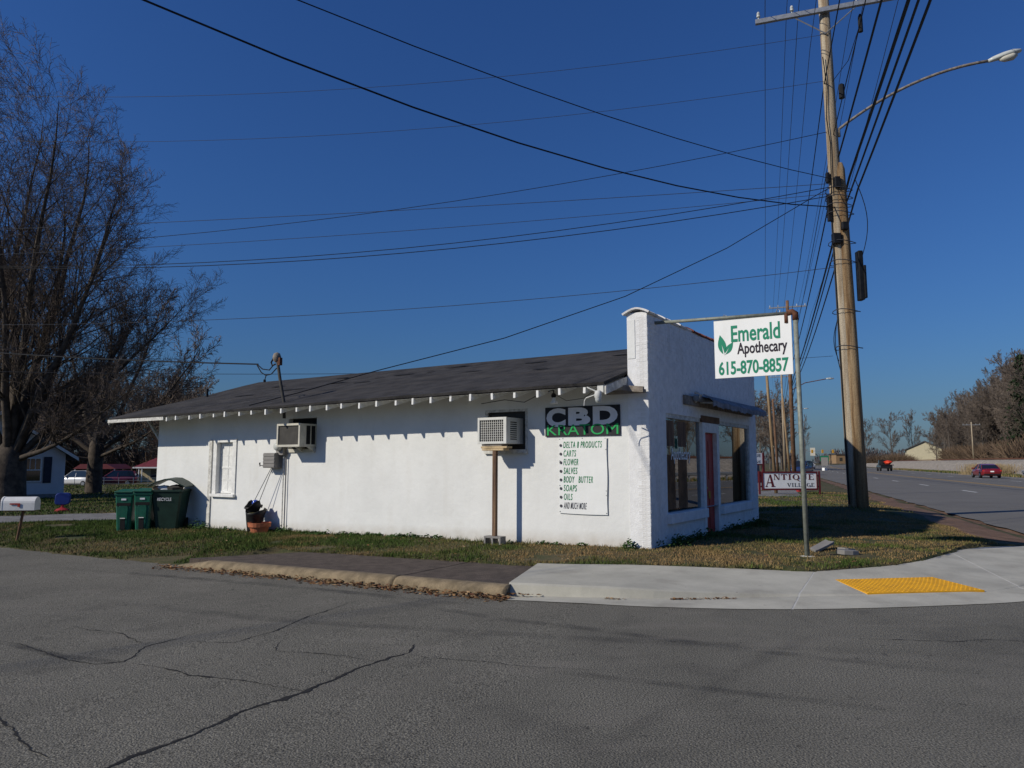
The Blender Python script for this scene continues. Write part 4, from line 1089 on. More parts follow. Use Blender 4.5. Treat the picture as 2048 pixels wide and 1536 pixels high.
def lump(sx, sy, sz, seed, n=8):
    m = MB(); rr = random.Random(seed); rings = []
    for j in range(6):
        ph = math.pi * j / 5; ring = []
        for i in range(n):
            a = 2 * math.pi * i / n; k = 1 + .25 * rr.uniform(-1, 1); ring.append((sx * max(.02, math.sin(ph)) * math.cos(a) * k, sy * max(.02, math.sin(ph)) * math.sin(a) * k, sz * (1 - math.cos(ph)) * .5 + rr.uniform(-.01, .01)))
        rings.append(ring)
    return m.loft(rings)
for nm, lab, cat, dx, dz, sc, mtl, seed in [("rubbish_bag", "white rubbish bag sticking out of the overflowing bin", "bag", -.12, .98, (.18, .15, .18), "bag_white", 1), ("carton", "crumpled brown carton sticking out of the overflowing bin", "carton", -.28, .98, (.12, .14, .17), "carton", 2), ("rubbish_sack", "dark sack of rubbish under the propped bin lid", "bag", .18, .98, (.2, .2, .19), "interior", 3)]:
    q = Matrix.Rotation(BROT + math.radians(38), 4, 'Z') @ Vector((dx, -.2, 0)) + b3.location
    o = lump(*sc, seed).build(nm, mtl, None, smooth_=False, fix=True); o.location = (q.x, q.y, b3.location.z + dz); tag(o, lab, cat)

# weeds along the wall foot
r = random.Random(21); V = []; C = []
def weed(x, y, z, rad, n, hh):
    for _ in range(n):
        a = r.uniform(0, 6.28); d = rad * math.sqrt(r.random()); px, py = x + d * math.cos(a), y + d * math.sin(a); zz = z + r.random() * hh * (1 - d / rad * .6)
        s = r.uniform(.012, .03); b = r.uniform(.6, 1.2); c = (.05 * b, .095 * b, .028 * b); t1 = r.uniform(-1, 1); t2 = r.uniform(-1, 1)
        V.extend([(px - s, py, zz), (px, py - s * .8, zz + s * t1), (px + s, py + s * .3 * t2, zz + s * .5), (px, py + s * .8, zz + s * t2)]); C.extend([c] * 4)
for _ in range(110):
    s = r.choice([r.uniform(0, 14.6), r.uniform(4.5, 8.5), r.uniform(9, 10)]); p = BW(-s, -r.uniform(.03, .22)); weed(p.x, p.y, ground_z(p.x, p.y), r.uniform(.05, .14), 28, r.uniform(.04, .13))
for s, t, rad, h in ((12.4, -.25, .22, .38), (12.1, -.3, .2, .22), (9.15, -.18, .2, .22), (.35, -.12, .12, .2)):
    p = BW(-s, t); weed(p.x, p.y, ground_z(p.x, p.y), rad, 130, h)
for _ in range(34):
    t = r.uniform(.2, 6.5); p = BW(.03 + r.uniform(.02, .3), t)
    if not 2.8 < t < 3.8: weed(p.x, p.y, ground_z(p.x, p.y), r.uniform(.1, .22), 50, r.uniform(.08, .25))
me = bpy.data.meshes.new("weeds"); me.from_pydata(V, [], [tuple(range(4 * i, 4 * i + 4)) for i in range(len(V) // 4)])
at = me.color_attributes.new("Col", 'FLOAT_COLOR', 'POINT'); at.data.foreach_set("color", np.array([(*c, 1) for c in C], dtype=np.float32).ravel())
me.materials.append(MATS["grass_blades"]); o = bpy.data.objects.new("weeds", me); COL.objects.link(o); o["kind"] = "stuff"; tag(o, "low green weeds growing along the foot of the shop walls", "weeds")

# ------------------------------------------------------------------ hanging shop sign
pbz = .12
post = thing("sign_post", "rusty grey pipe post with a long arm reaching to the shop parapet", "post", (4.63, 11.65, pbz))
A_ = Vector((2.56, 12.90, 4.09)) - post.location; T_ = Vector((-.03, 0, 3.90))
m = MB(); m.tube([(0, 0, -.3), T_ + Vector((0, 0, -.06))], .038, 12); m.build("upright", "pipe_grey", post, smooth_=True)
arm_end = T_ + (A_ - T_).normalized() * .06
m = MB(); m.tube([arm_end, A_], .03, 10); m.build("arm", "pipe_grey", post, smooth_=True)
m = MB(); m.tube([T_ + Vector((0, 0, -.12)), T_ + Vector((0, 0, -.01)), T_ + (A_ - T_).normalized() * .04 + Vector((0, 0, .02)), T_ + (A_ - T_).normalized() * .12], .05, 10); m.tube([arm_end + (A_ - T_).normalized() * .08, arm_end + (A_ - T_).normalized() * .08 + Vector((0, 0, -.16))], .035, 8); m.build("elbow", "rust", post, smooth_=True)
hd = (Vector((3.48, 12.37, 0)) - Vector((4.55, 11.68, 0))); ang = math.atan2(-hd.y, -hd.x)
sg = thing("hanging_sign", "white hanging sign reading Emerald Apothecary with green leaves and a phone number", "sign", (4.01, 12.025, 3.02), ang)
SW = .635
m = MB(); m.box(-SW, SW, -.012, .012, .0, 1.005); m.build("board", "sign_white", sg, bevel=.003)
text("Emerald", sg, -SW + .29, SW - .18, .60, .885, -.016, "emerald", bold=.020)
text("Apothecary", sg, -SW + .385, SW - .075, .33, .585, -.016, "sign_black", bold=.020)
text("615-870-8857", sg, -SW + .065, SW - .065, .05, .285, -.016, "emerald", bold=.026)
def leaf_shape(base, tip, w, side):
    base = Vector((base[0], 0, base[1])); tip = Vector((tip[0], 0, tip[1])); d = tip - base; nrm = Vector((-d.z, 0, d.x)).normalized(); P = []
    n = 12
    for i in range(n + 1): k = i / n; P.append(base + d * k + nrm * w * math.sin(math.pi * k ** .85))
    for i in range(n - 1, 0, -1): k = i / n; P.append(base + d * k - nrm * w * math.sin(math.pi * k ** .85))
    return [(p.x, -.016, p.z) for p in P]
for b_, t_, w_ in (((-.475, .405), (-.535, .745), .068), ((-.455, .405), (-.315, .605), .052)):
    m = MB(); m.poly(leaf_shape(b_, t_, w_, 1)); m.build("leaf_emblem", "emerald", sg)
for P in ([(-.478, .40), (-.455, .40), (-.505, .57)], [(-.47, .40), (-.45, .40), (-.385, .505)]):
    m = MB(); m.poly([(x, -.019, z) for x, z in P]); m.build("leaf_vein", "sign_white", sg)
for x in (-SW + .19, SW - .2):
    m = MB(); m.tube([(x - .02, 0, .97), (x - .04, 0, 1.02), (x - .01, 0, 1.09), (x + .03, 0, 1.07), (x + .02, 0, 1.0)], .008, 5); m.build("hook", "galvanised", sg)
# broken concrete pieces
def chunk(label, loc, rot, dims, seed):
    rr = random.Random(seed); m = MB(); n = 9
    P = [(dims[0] * max(-.8, min(.85, 1.2 * math.cos(2 * math.pi * i / n))) * rr.uniform(.85, 1.1), dims[1] * max(-.8, min(.8, 1.3 * math.sin(2 * math.pi * i / n))) * rr.uniform(.75, 1.15), 0) for i in range(n)]
    m.prism(P, (0, 0, dims[2])); o = m.build("concrete_chunk", "box_grey", fix=True, bevel=.006); o.location = loc; o.rotation_euler = rot
    tag(o, label, "rubble", "broken concrete by the sign post")
gz = ground_z(5.2, 12.2)
chunk("long flat slab of broken concrete tilted in the grass near the sign post", (5.15, 12.35, gz + .05), (math.radians(4), math.radians(-15), math.radians(35)), (.30, .11, .045), 1)
chunk("small grey lump of broken concrete in the grass, nearest the sidewalk", (5.33, 11.85, gz + .0), (0, math.radians(3), .2), (.17, .13, .07), 2)
chunk("dark half buried concrete piece between the two other pieces", (5.48, 12.2, gz - .02), (0, math.radians(8), .7), (.15, .12, .08), 3)
m = MB(); m.lathe([(.15, -.1), (.13, .0), (.05, .012)], (4.63, 11.65, ground_z(4.63, 11.65)), 12); tag(m.build("post_footing", "concrete"), "round concrete footing at the base of the pipe post", "footing")

# ------------------------------------------------------------------ utility poles and wires
POLE_A = [-22.3, 23.7, 70, 117, 163, 210]
pole = thing("utility_pole", "tall weathered wooden utility pole with crossarm beside the highway", "utility pole", (10.03, 21.54, .1))
m = MB(); H_ = 17.0; m.tube([(0 - .22 * (z / 16), 0, z) for z in (-.4, 2, 5, 8, 11, 14, H_)], [.20, .195, .185, .18, .172, .162, .15], 14); m.build("shaft", "pole_wood", pole, smooth_=True)
ex = Vector((.9457, -.325, 0))
m = MB(); m.tube([ex * .10 + Vector((0 - .22 * (z / 16) + .03, -.05, z)) for z in (-.4, 3, 6, 9, 10.4, 10.6)], [.215, .205, .19, .165, .15, .09], 14); m.build("stub_pole", "stub_wood", pole, smooth_=True, label="shorter brown stub strapped to the pole")
def along(k, z): return Vector((-.22 * z / 16, 0, z)) + ex * k
MZ = Matrix.Rotation(math.atan2(-.325, .9457), 4, 'Z')
m = MB(); T = Matrix.Translation((-.22, -.0, 15.5)) @ MZ; m.box(-2.05, 2.05, -.30, -.18, -.06, .08, T); m.build("crossarm", "galvanised", pole)
for k in (-1.95, -.95, .9, 1.95):
    m = MB(); p = T @ Vector((k, -.24, .08)); m.lathe([(.02, 0), (.02, .08), (.06, .09), (.06, .14), (.04, .15), (.055, .2), (.03, .26), (0, .27)], tuple(p), 10); m.build("insulator", "lens", pole)
m = MB(); m.tube([T @ Vector((-.9, -.24, -.06)), T @ Vector((0, -.2, -.75))], .02, 5); m.tube([T @ Vector((.9, -.24, -.06)), T @ Vector((0, -.2, -.75))], .02, 5); m.build("brace", "galvanised", pole)
# street lamp arm
m = MB(); P = []
for i in range(13):
    k = i / 12; L_ = .2 + 4.1 * k; zz = 11.7 + 1.45 * (1 - (1 - k) ** 2.0) ; P.append(along(L_, zz) + Vector((.22 * (zz - 11.8) / 16, -.02, 0)))
P = [P[0] + Vector((0, 0, -.25))] + P
m.tube(P, .042, 8); arm = m.build("lamp_arm", "grey_wood", pole, smooth_=True)
e = P[-1]; Tl = Matrix.Translation(e) @ MZ @ Matrix.Rotation(math.radians(-12), 4, 'Y')
m = MB(); rings = []
for x, w, zt, zb in ((-.05, .05, .05, -.05), (.1, .08, .09, -.06), (.35, .13, .11, -.07), (.6, .14, .10, -.07), (.78, .08, .05, -.05), (.82, .02, .02, -.02)):
    rings.append([Tl @ Vector((x, w * math.cos(a), (zt if math.sin(a) > 0 else -zb) * math.sin(a))) for a in [2 * math.pi * i / 12 for i in range(12)]])
m.loft(rings); m.build("lamp_head", "lens", arm, smooth_=True)
m = MB(); rings = []
for x, w, d in ((.22, .05, .06), (.35, .11, .13), (.55, .12, .16), (.68, .06, .08)): rings.append([Tl @ Vector((x, w * math.cos(a), -.05 - d * max(0, -math.sin(a)))) for a in [2 * math.pi * i / 12 for i in range(12)]])
m.loft(rings); m.build("lamp_lens", "ac_cream", arm, smooth_=True)
# equipment on the pole
for (k, z, w, h, d, dy) in [(-.26, 9.2, .06, .42, .06, -.14), (-.16, 8.2, .12, .16, .09, -.24), (.50, 7.05, .07, .75, .12, -.05), (.60, 6.85, .04, .5, .08, -.08), (-.05, 9.95, .08, .16, .07, -.26), (-.26, 10.15, .05, .16, .06, -.15), (.06, 8.55, .09, .12, .08, -.3)]:
    m = MB(); p = along(k, z); m.box(p.x - w, p.x + w, p.y + dy - d, p.y + dy + d, z - h, z + h); m.build("terminal_box", "black_plastic", pole, bevel=.02)
m = MB()
for z in (9.75, 9.5, 9.25, 9.0, 8.1, 7.5, 6.0, 4.9): 
    c = along(.08, z); m.tube([c + Vector((.40 * math.cos(a), .30 * math.sin(a) - .02, .04 * math.sin(a * 2))) for a in [2 * math.pi * i / 14 for i in range(15)]], .013, 4)
m.build("strap", "wire_grey", pole)
m = MB()
for dx, z0, z1 in ((-.26, 4.2, 5.9), (-.30, 4.5, 5.7)):
    c = along(dx, 0); m.tube([Vector((c.x - .12 * math.sin(math.pi * i / 10) - .0, c.y - .1, z0 + (z1 - z0) * i / 10)) for i in range(11)], .012, 4)
m.tube([along(-.22, z) + Vector((0, -.14, 0)) for z in (.3, 3, 6, 9)], .022, 5); m.tube([along(.5, 8) + Vector((.3 * math.sin(math.pi * i / 10), -.1, -.6 + 2.6 * i / 10)) for i in range(11)], .012, 4)
m.tube([along(-.18, z) + Vector((0.04 * math.sin(z * 3), -.22, 0)) for z in (9.6, 10.5, 11.2, 12, 13, 14)], .015, 4)
m.build("riser_cable", "wire_black", pole)
m = MB(); p = along(0, 13.2); m.tube([p + Vector((.05, -.15, 0)), p + Vector((.5, -.3, .6)), p + Vector((.8, -.5, 1.6)), p + Vector((1.0, -.5, 2.3))], .014, 4); m.lathe([(.0, -.25), (.09, -.22), (.09, .2), (.03, .25)], tuple(along(.35, 12.9)), 8); m.lathe([(.0, -.3), (.07, -.28), (.07, .2), (.03, .3)], tuple(along(1.0, 15.0)), 8); m.build("cutout_fuse", "black_plastic", pole)

def simple_pole(label, loc, h, r0, material, arms=True, lamp=None, group="poles along the highway", lean=0.0):
    o = thing("utility_pole", label, "utility pole", loc, 0, group)
    m = MB(); m.tube([(lean * z / h, 0, z) for z in (-.3, h * .5, h)], [r0, r0 * .85, r0 * .7], 8); m.build("shaft", material, o, smooth_=True)
    if arms:
        m = MB(); T2 = Matrix.Translation((lean, 0, h - .6)) @ MZ; m.box(-1.6, 1.6, -.06, .06, -.06, .06, T2); m.build("crossarm", "galvanised", o)
        for k in (-1.5, -.8, .8, 1.5):
            m = MB(); m.lathe([(.03, 0), (.05, .1), (.0, .22)], tuple(T2 @ Vector((k, 0, .06))), 6); m.build("insulator", "lens", o)
    if lamp:
        m = MB(); m.tube([ex * .1 + Vector((0, 0, lamp)), ex * 1.2 + Vector((0, 0, lamp + .6)), ex * 3.0 + Vector((0, 0, lamp + .9))], .04, 5); la = m.build("lamp_arm", "rust", o)
        m = MB(); m.lathe([(0, -.1), (.16, -.05), (.16, .04), (0, .1)], (0, 0, 0), 8, 2.2, 1); l2 = m.build("lamp_head", "lens", la); l2.location = ex * 3.3 + Vector((0, 0, lamp + .92))
    return o
p2 = HW(2.5, 70); simple_pole("brown utility pole with a street lamp, next along the highway after the near one", (p2.x, p2.y, .1), 16.2, .21, "dark_pole_wood", True, 8.0)
p3 = HW(2.5, 117); simple_pole("pale far utility pole with crossarm beyond the brown pole", (p3.x, p3.y, .1), 15.0, .19, "pole_wood", True, 8.6)
p4 = HW(2.5, 163); simple_pole("distant utility pole with lamp, third along the highway", (p4.x, p4.y, .1), 14.5, .19, "dark_pole_wood", True, 8.6)
p5 = HW(2.5, 210); simple_pole("most distant utility pole of the roadside line", (p5.x, p5.y, .1), 14.5, .19, "dark_pole_wood", True, 8.6)
p0 = HW(2.48, -22.3); simple_pole("utility pole of the roadside line across the side street", (p0.x, p0.y, 0), 17, .22, "pole_wood")
simple_pole("slim brown service pole just behind the red framed sign", (12.45, 34.7, .1), 8.2, .085, "stub_wood", False, lean=-.35)
simple_pole("short dark pole between the slim pole and the pale far pole", (32.6, 90, .1), 9.3, .17, "dark_pole_wood", False, lean=-.3)
simple_pole("orange brown pole close beside the dark short pole", (30.3, 80, .1), 8.6, .15, "stub_wood", False, lean=-.5)
simple_pole("utility pole along the side street left of the trees", (-34, 27, -.5), 14, .2, "pole_wood", True, group="poles of the side street")
simple_pole("utility pole on the far side of the side street", (-41, -16, -.6), 14, .2, "pole_wood", True, group="poles of the side street")
simple_pole("pale thin pole standing before the brown trees beyond the railway", (94.5, 150, 1.9), 8.0, .16, "pole_wood", True, group="poles beyond the railway")

WIRE_N = 0
def wire(pts, r, label, group, material="wire_black", sides=5):
    m = MB(); m.tube(pts, r, sides); return tag(m.build("overhead_wire", material), label, "wire", group)
def span(p, q, sag, n=14):
    return [p.lerp(q, i / n) + Vector((0, 0, -4 * sag * (i / n) * (1 - i / n))) for i in range(n + 1)]
def quad(p, q, z0, zm, z1, k1=1.0, n=26):
    a = 2 * (z0 + z1 - 2 * zm); b = -3 * z0 + 4 * zm - z1; P = []
    for i in range(n + 1):
        k = k1 * i / n; kk = min(k, .58) if k1 > 1 else k
        P.append(Vector((p[0] + (q[0] - p[0]) * k, p[1] + (q[1] - p[1]) * k, z0 + b * kk + a * kk * kk + (k - kk) * min(4.5, b + 2 * a * kk))))
    return P
hwires = [(-1.95, 15.85, .011, .6), (-1.3, 15.9, .009, .8), (-.95, 15.85, .010, .6), (-.65, 14.6, .009, .7), (-.3, 13.3, .016, .7), (.5, 15.2, .009, .7), (.95, 15.85, .010, .6), (1.95, 15.85, .011, .6),
          (-.12, 11.6, .013, .6), (.0, 10.9, .024, .55), (.30, 10.3, .036, .5), (.52, 9.9, .028, .5), (.18, 9.5, .024, .5)]
hl = ["outermost power line on the shop side of the crossarm", "thin power line second from the crossarm's shop end", "power line near the pole on the shop side of the crossarm", "thin line just below the crossarm", "neutral line at two thirds of the pole", "thin line right of the pole top", "power line near the pole on the road side of the crossarm", "outermost power line on the road side of the crossarm",
      "thin secondary cable above the street lamp bracket", "upper black communication cable passing the pole", "thickest black communication cable, middle of the bundle", "black communication cable on the road side of the bundle", "lowest black communication cable of the bundle"]
for (o, z, rr, sg_), lab in zip(hwires, hl):
    P = []
    for a, b in zip(POLE_A, POLE_A[1:]):
        dz0 = 0 if a in (23.7, -22.3) else -1.0 - max(0, (a - 70)) * .006; dz1 = 0 if b in (23.7,) else -1.0 - max(0, (b - 70)) * .006
        seg = span(HW(2.48 + o, a, z + dz0), HW(2.48 + o, b, z + dz1), sg_); P += seg if not P else seg[1:]
    for i, p in enumerate(P): pass
    wire(P, rr, lab, "wires along the highway", "wire_black" if rr > .012 else "wire_grey")
PO = (9.9, 21.5)
for nm, (q, z0, zm, z1, rr, k1) in {
    "thick black wire sweeping from the pole to the upper left over the street": ((-24, -3.5), 9.33, 8.66, 14.9, .017, 1.5), "second black wire sweeping from the pole up over the street": ((-24, -3.5), 10.2, 9.54, 12.8, .011, 1.5),
    "wire from the pole to the left trees, upper of the close bunch": ((-34, 27), 10.09, 9.78, 9.99, .009, 1), "wire crossing the others, dropping steeply from the lamp bracket to the left": ((-34, 27), 11.77, 9.28, 9.75, .010, 1),
    "thin wire to the left, third in the close bunch": ((-34, 27), 9.78, 8.93, 9.12, .008, 1), "black twisted wire to the left, fourth in the close bunch": ((-34, 27), 10.0, 8.31, 10.08, .012, 1),
    "lowest wire of the close bunch to the left": ((-34, 27), 9.72, 8.21, 10.1, .013, 1), "lone low wire to the left above the roof": ((-34, 27), 7.48, 6.32, 7.22, .009, 1),
    "faint upper wire to the left": ((-34, 27), 13.41, 12.68, 15.18, .007, 1), "faintest and highest wire to the left": ((-34, 27), 14.93, 14.32, 17.0, .007, 1)}.items():
    wire(quad(PO, q, z0, zm, z1, k1), rr, nm, "wires crossing the sky", "wire_black" if rr > .0095 else "wire_grey")
wire([Vector((9.9, 21.5, 10.05)), Vector((9.34, 21.35, 9.72)), Vector((6.2, 20.5, 7.75)), Vector((3.11, 19.67, 6.14)), Vector((-.2, 18.8, 4.83)), Vector((-3.39, 17.92, 3.85)), Vector((-5.1, 17.46, 3.28)), Vector((-6.2, 17.16, 2.94))], .012, "service wire slanting from the pole down across the roof to the eave", "service wires")
ml = BW(-9.9, -.47, 3.98)
wire(span(Vector(ml), Vector((-34, 27, 7.6)), .45, 20), .018, "twisted black service cable from the roof mast to the left", "service wires")
wire(span(Vector((-34, 27, 5.4)), Vector((20, 45, 8.2)), .8, 20), .012, "thin wire passing low behind the roof", "service wires", "wire_grey")

# ------------------------------------------------------------------ signs by the lot
AS = thing("village_sign", "low white sign with maroon frame reading ANTIQUE VILLAGE", "sign", (12.75, 33.75, .12), .10)
W2 = 1.33
m = MB(); m.box(-W2 + .06, W2 - .06, -.02, .02, .30, 1.0); m.build("panel", "sign_white", AS)
m = MB(); m.box(-W2, W2, -.04, .04, 1.0, 1.07); m.box(-W2, W2, -.04, .04, .22, .30); m.box(-W2, -W2 + .06, -.04, .04, .30, 1.0); m.box(W2 - .06, W2, -.04, .04, .30, 1.0); m.build("frame", "maroon", AS)
for x in (-W2 - .12, W2 + .10): m = MB(); m.box(x - .032, x + .032, -.04, .04, -.3, 1.08); m.build("post", "maroon", AS)
m = MB(); 
for x0, x1 in ((-W2 - .07, -W2), (W2, W2 + .05)):
    for z in (.35, .85): m.box(x0, x1, -.02, .02, z, z + .06)
m.build("bracket", "maroon", AS)
def serif_letters(word, x0, x1, z0, z1, y, parent, material, widths):
    tot = sum(widths) + .18 * (len(word) - 1); sc = (x1 - x0) / tot; x = x0; hh = z1 - z0
    for ch, w in zip(word, widths):
        W_ = w * sc; S = []
        th, tn = min(.26 * W_, .30 * hh) if ch not in "I" else W_ * .55, .08 * W_ if ch not in "I" else .1
        def q(a, b, c, d, e, f, g, h): S.append([(a, b), (c, d), (e, f), (g, h)])
        def rect(a, b, c, d): q(a, b, c, b, c, d, a, d)
        sf = .06
        if ch == 'A': q(0, 0, .1, 0, .52, .95, .45, .95); q(.70, 0, .98, 0, .62, 1, .42, 1); rect(.2, .3, .75, .38); rect(-.05, 0, .22, sf); rect(.6, 0, 1.08, sf)
        if ch == 'N': rect(.1, 0, .19, 1); rect(.82, 0, .91, 1); q(.1, 1, .36, 1, .91, 0, .68, 0); rect(0, 0, .29, sf); rect(0, 1 - sf, .3, 1); rect(.72, 1 - sf, 1, 1)
        if ch == 'T': rect(.36, 0, .64, 1); rect(0, .9, 1, 1); rect(.25, 0, .75, sf); rect(0, .72, .08, .9); rect(.92, .72, 1, .9)
        if ch == 'I': rect(.25, 0, .75, 1); rect(0, 0, 1, sf); rect(0, 1 - sf, 1, 1)
        if ch == 'L': rect(.15, 0, .42, 1); rect(0, 1 - sf, .57, 1); rect(0, 0, 1, .08); rect(.92, 0, 1, .28)
        if ch == 'E': rect(.12, 0, .40, 1); rect(0, .92, .95, 1); rect(0, 0, 1, .08); rect(.4, .48, .75, .55); rect(.9, .75, .96, .92); rect(.93, 0, 1, .25)
        if ch == 'U': rect(.1, .3, .37, 1); rect(.8, .25, .88, 1); rect(0, 1 - sf, .47, 1); rect(.7, 1 - sf, 1, 1); q(.1, .3, .37, .3, .42, .1, .28, .03); q(.28, .03, .42, .1, .66, .1, .72, .01); q(.66, .1, .72, .01, .88, .25, .8, .25)
        if ch == 'V': q(0, 1, .3, 1, .6, .05, .45, 0); q(.82, 1, .92, 1, .56, 0, .48, .0); rect(-.05, 1 - sf, .4, 1); rect(.7, 1 - sf, 1.03, 1)
        if ch in 'QG':
            n = 16; rng_ = range(n) if ch == 'Q' else range(1, 14)
            for i in rng_:
                a0, a1 = 2 * math.pi * i / n + (.3 if ch == 'G' else 0), 2 * math.pi * (i + 1) / n + (.3 if ch == 'G' else 0)
                q(.5 + .5 * math.cos(a0), .5 + .5 * math.sin(a0), .5 + .5 * math.cos(a1), .5 + .5 * math.sin(a1), .5 + .28 * math.cos(a1), .5 + .44 * math.sin(a1), .5 + .28 * math.cos(a0), .5 + .44 * math.sin(a0))
            if ch == 'Q': q(.5, .1, .7, .12, 1.05, -.22, .85, -.22)
            else: rect(.72, .05, .95, .45); rect(.6, .42, 1.02, .48)
        m = MB()
        for k, poly in enumerate(S): m.poly([(x + px * W_, y - .0008 * k, z0 + pz_ * hh) for px, pz_ in poly])
        m.build("lettering", material, parent); x += W_ + .18 * sc
serif_letters("A", -1.16, -.74, .37, .93, -.024, AS, "maroon", [1])
serif_letters("NTIQUE", -.78, 1.14, .69, .95, -.024, AS, "maroon", [1, .95, .5, 1.1, 1.05, .85])
serif_letters("VILLAGE", -.14, 1.16, .37, .54, -.024, AS, "ink_grey", [1.05, .5, .85, .85, 1.05, 1.05, .85])
S2 = thing("village_sign", "taller white sign with maroon posts half hidden behind the shop corner", "sign", (14.6, 45.0, .1), .25)
m = MB(); m.box(-.85, .85, -.02, .02, 1.42, 2.08); m.build("panel", "sign_white", S2)
m = MB(); m.box(-.98, -.86, -.06, .06, -.2, 2.1); m.box(.86, .98, -.06, .06, -.2, 2.1); m.box(-.86, .86, -.04, .04, 1.34, 1.41); m.box(-.86, .86, -.03, .03, .3, .95); m.build("frame", "maroon", S2)
text("ANTIQUE", S2, -.75, .75, 1.80, 2.02, -.024, "ink_grey", bold=.01); text("VILLAGE", S2, -.75, .75, 1.47, 1.62, -.024, "ink_grey", bold=.01)
hy = thing("fire_hydrant", "red hydrant in the grass under the maroon framed sign", "hydrant", (14.41, 37.03, .1))
m = MB(); m.lathe([(.17, 0), (.17, .05), (.12, .06), (.12, .5), (.15, .52), (.14, .6), (.08, .68), (.03, .74), (0, .75)], (0, 0, 0), 14); m.build("barrel", "toy_red", hy, smooth_=False)
for d in ((1, 0), (-1, 0), (0, -1)): m = MB(); m.tube([(0, 0, .4), (d[0] * .2, d[1] * .2, .4)], .065, 8); m.build("nozzle", "toy_red", hy)

# ------------------------------------------------------------------ cars
def car(label, p, heading, paint, cat="car", kind="sedan", group=None, name="car", sc=1.0):
    c = thing(name, label, cat, p, heading, group); c.scale = (sc, sc, sc)
    suv = kind == "suv"; zb = .95 if not suv else 1.08; zr = 1.44 if not suv else 1.78
    # x forward; lower body
    ST = [(-2.35, .70, .42, .78), (-2.28, .80, .32, zb - .02), (-1.9, .88, .24, zb + .02), (-1.0, .91, .22, zb), (0, .92, .22, zb - .02), (.9, .91, .22, zb - .04), (1.5, .89, .24, zb - .10), (2.05, .82, .28, zb - .22), (2.3, .66, .36, zb - .34)]
    rings = []
    for x, w, z0, z1 in ST:
        h = z1 - z0; half = [(w * .90, z0), (w, z0 + h * .25), (w * 1.0, z0 + h * .62), (w * .95, z0 + h * .9), (w * .86, z1), (0.001, z1 + .02)]
        rings.append([(x, y, z) for y, z in half] + [(x, -y, z) for y, z in half[::-1]])
    m = MB().loft(rings); m.build("body", paint, c, smooth_=True, fix=True)
    if suv: CB = [(-2.2, .80, zb - .02), (-1.95, .72, zr - .1), (-1.3, .70, zr), (.2, .69, zr - .02), (1.15, .80, zb - .05)]
    else: CB = [(-1.95, .74, zb), (-1.25, .66, zr - .1), (-.6, .62, zr), (.25, .62, zr - .03), (1.25, .78, zb - .06)]
    def cring(x, w, z, base): return [(x, w + (.84 - w) * 0, base - .1), (x, w, z), (x, -w, z), (x, -w, base - .1)]
    m = MB(); m.loft([[(x, .82, zb - .08), (x, w, z), (x, -w, z), (x, -.82, zb - .08)] for x, w, z in CB]); m.build("window_glass", "car_glass", c, fix=True)
    roofst = CB[1:-1]; m = MB(); m.loft([[(x, w * 1.01, z - .05), (x, w * .94, z + .015), (x, -w * .94, z + .015), (x, -w * 1.01, z - .05)] for x, w, z in roofst]); m.build("roof", paint, c, fix=True, smooth_=False)
    for sy in (-1, 1):
        for (a, b) in ((CB[0], CB[1]), (CB[4], CB[3])): m = MB(); m.tube([(a[0], sy * (.80 if a[2] < 1.2 else a[1]), a[2]), (b[0], sy * b[1], b[2] - .02)], .04, 5); m.build("pillar", paint, c)
        m = MB(); m.tube([(-.35, sy * .84, zb - .04), (-.35, sy * .64, zr - .04)], .035, 5); m.build("pillar", paint, c)
    for sx in (-1.4, 1.4):
        for sy in (-.82, .82):
            m = MB(); m.lathe([(0, -.1), (.31, -.1), (.33, -.06), (.33, .06), (.31, .1), (0, .1)], (0, 0, 0), 16); wh = m.build("wheel", "rubber", c); wh.location = (sx, sy, .33); wh.rotation_euler = (math.radians(90), 0, 0)
            m = MB(); m.lathe([(0, -.112), (.2, -.112), (.21, -.1), (.21, .1), (.2, .112), (0, .112)], (0, 0, 0), 14); m.build("rim", "rim", wh)
    for sy in (-1, 1):
        m = MB(); m.box(-2.33, -2.2, sy * .70 - .14, sy * .70 + .14, zb - .27, zb - .12); m.build("tail_light", "lamp_red", c, bevel=.02)
        m = MB(); m.box(2.08, 2.26, sy * .60 - .13, sy * .60 + .13, .58, .70); m.build("headlight", "lens", c, bevel=.02)
        m = MB(); m.box(.75, .95, sy * .98 - .09, sy * .98 + .09, zb - .02, zb + .11); m.build("mirror", paint, c, bevel=.02)
    m = MB(); m.box(-2.375, -2.345, -.16, .16, .62, .74); m.build("number_plate", "sign_white", c)
    m = MB(); m.box(-2.37, -2.2, -.74, .74, .33, .46); m.build("rear_bumper", "black_plastic", c, bevel=.03)
    return c
HDG = math.atan2(.9457, .325)
car("red sedan driving away in the right lane of the highway", HW(21.7, 88.4, .012), HDG, "car_red", group="cars on the highway")
car("distant white car coming down the left lane of the highway", HW(8.5, 205, .012), HDG + math.pi, "car_white", group="cars on the highway")
car("dark blue car waiting at the road edge behind the pipe post", HW(4.3, 101, .05), HDG + math.pi - .35, "car_blue", kind="suv", group="cars on the highway")
for lab, a, o, col, kd in [("dark car with white front parked beyond the embankment", 128, 40, "car_white", "sedan"), ("maroon car parked beyond the embankment before the brown trees", 113, 41, "car_maroon", "sedan"), ("black car parked behind the white one beyond the embankment", 130.5, 43, "car_black", "suv")]:
    p = HW(o, a, 1.55); car(lab, p, HDG + 1.3, col, kind=kd, group="cars parked beyond the railway")
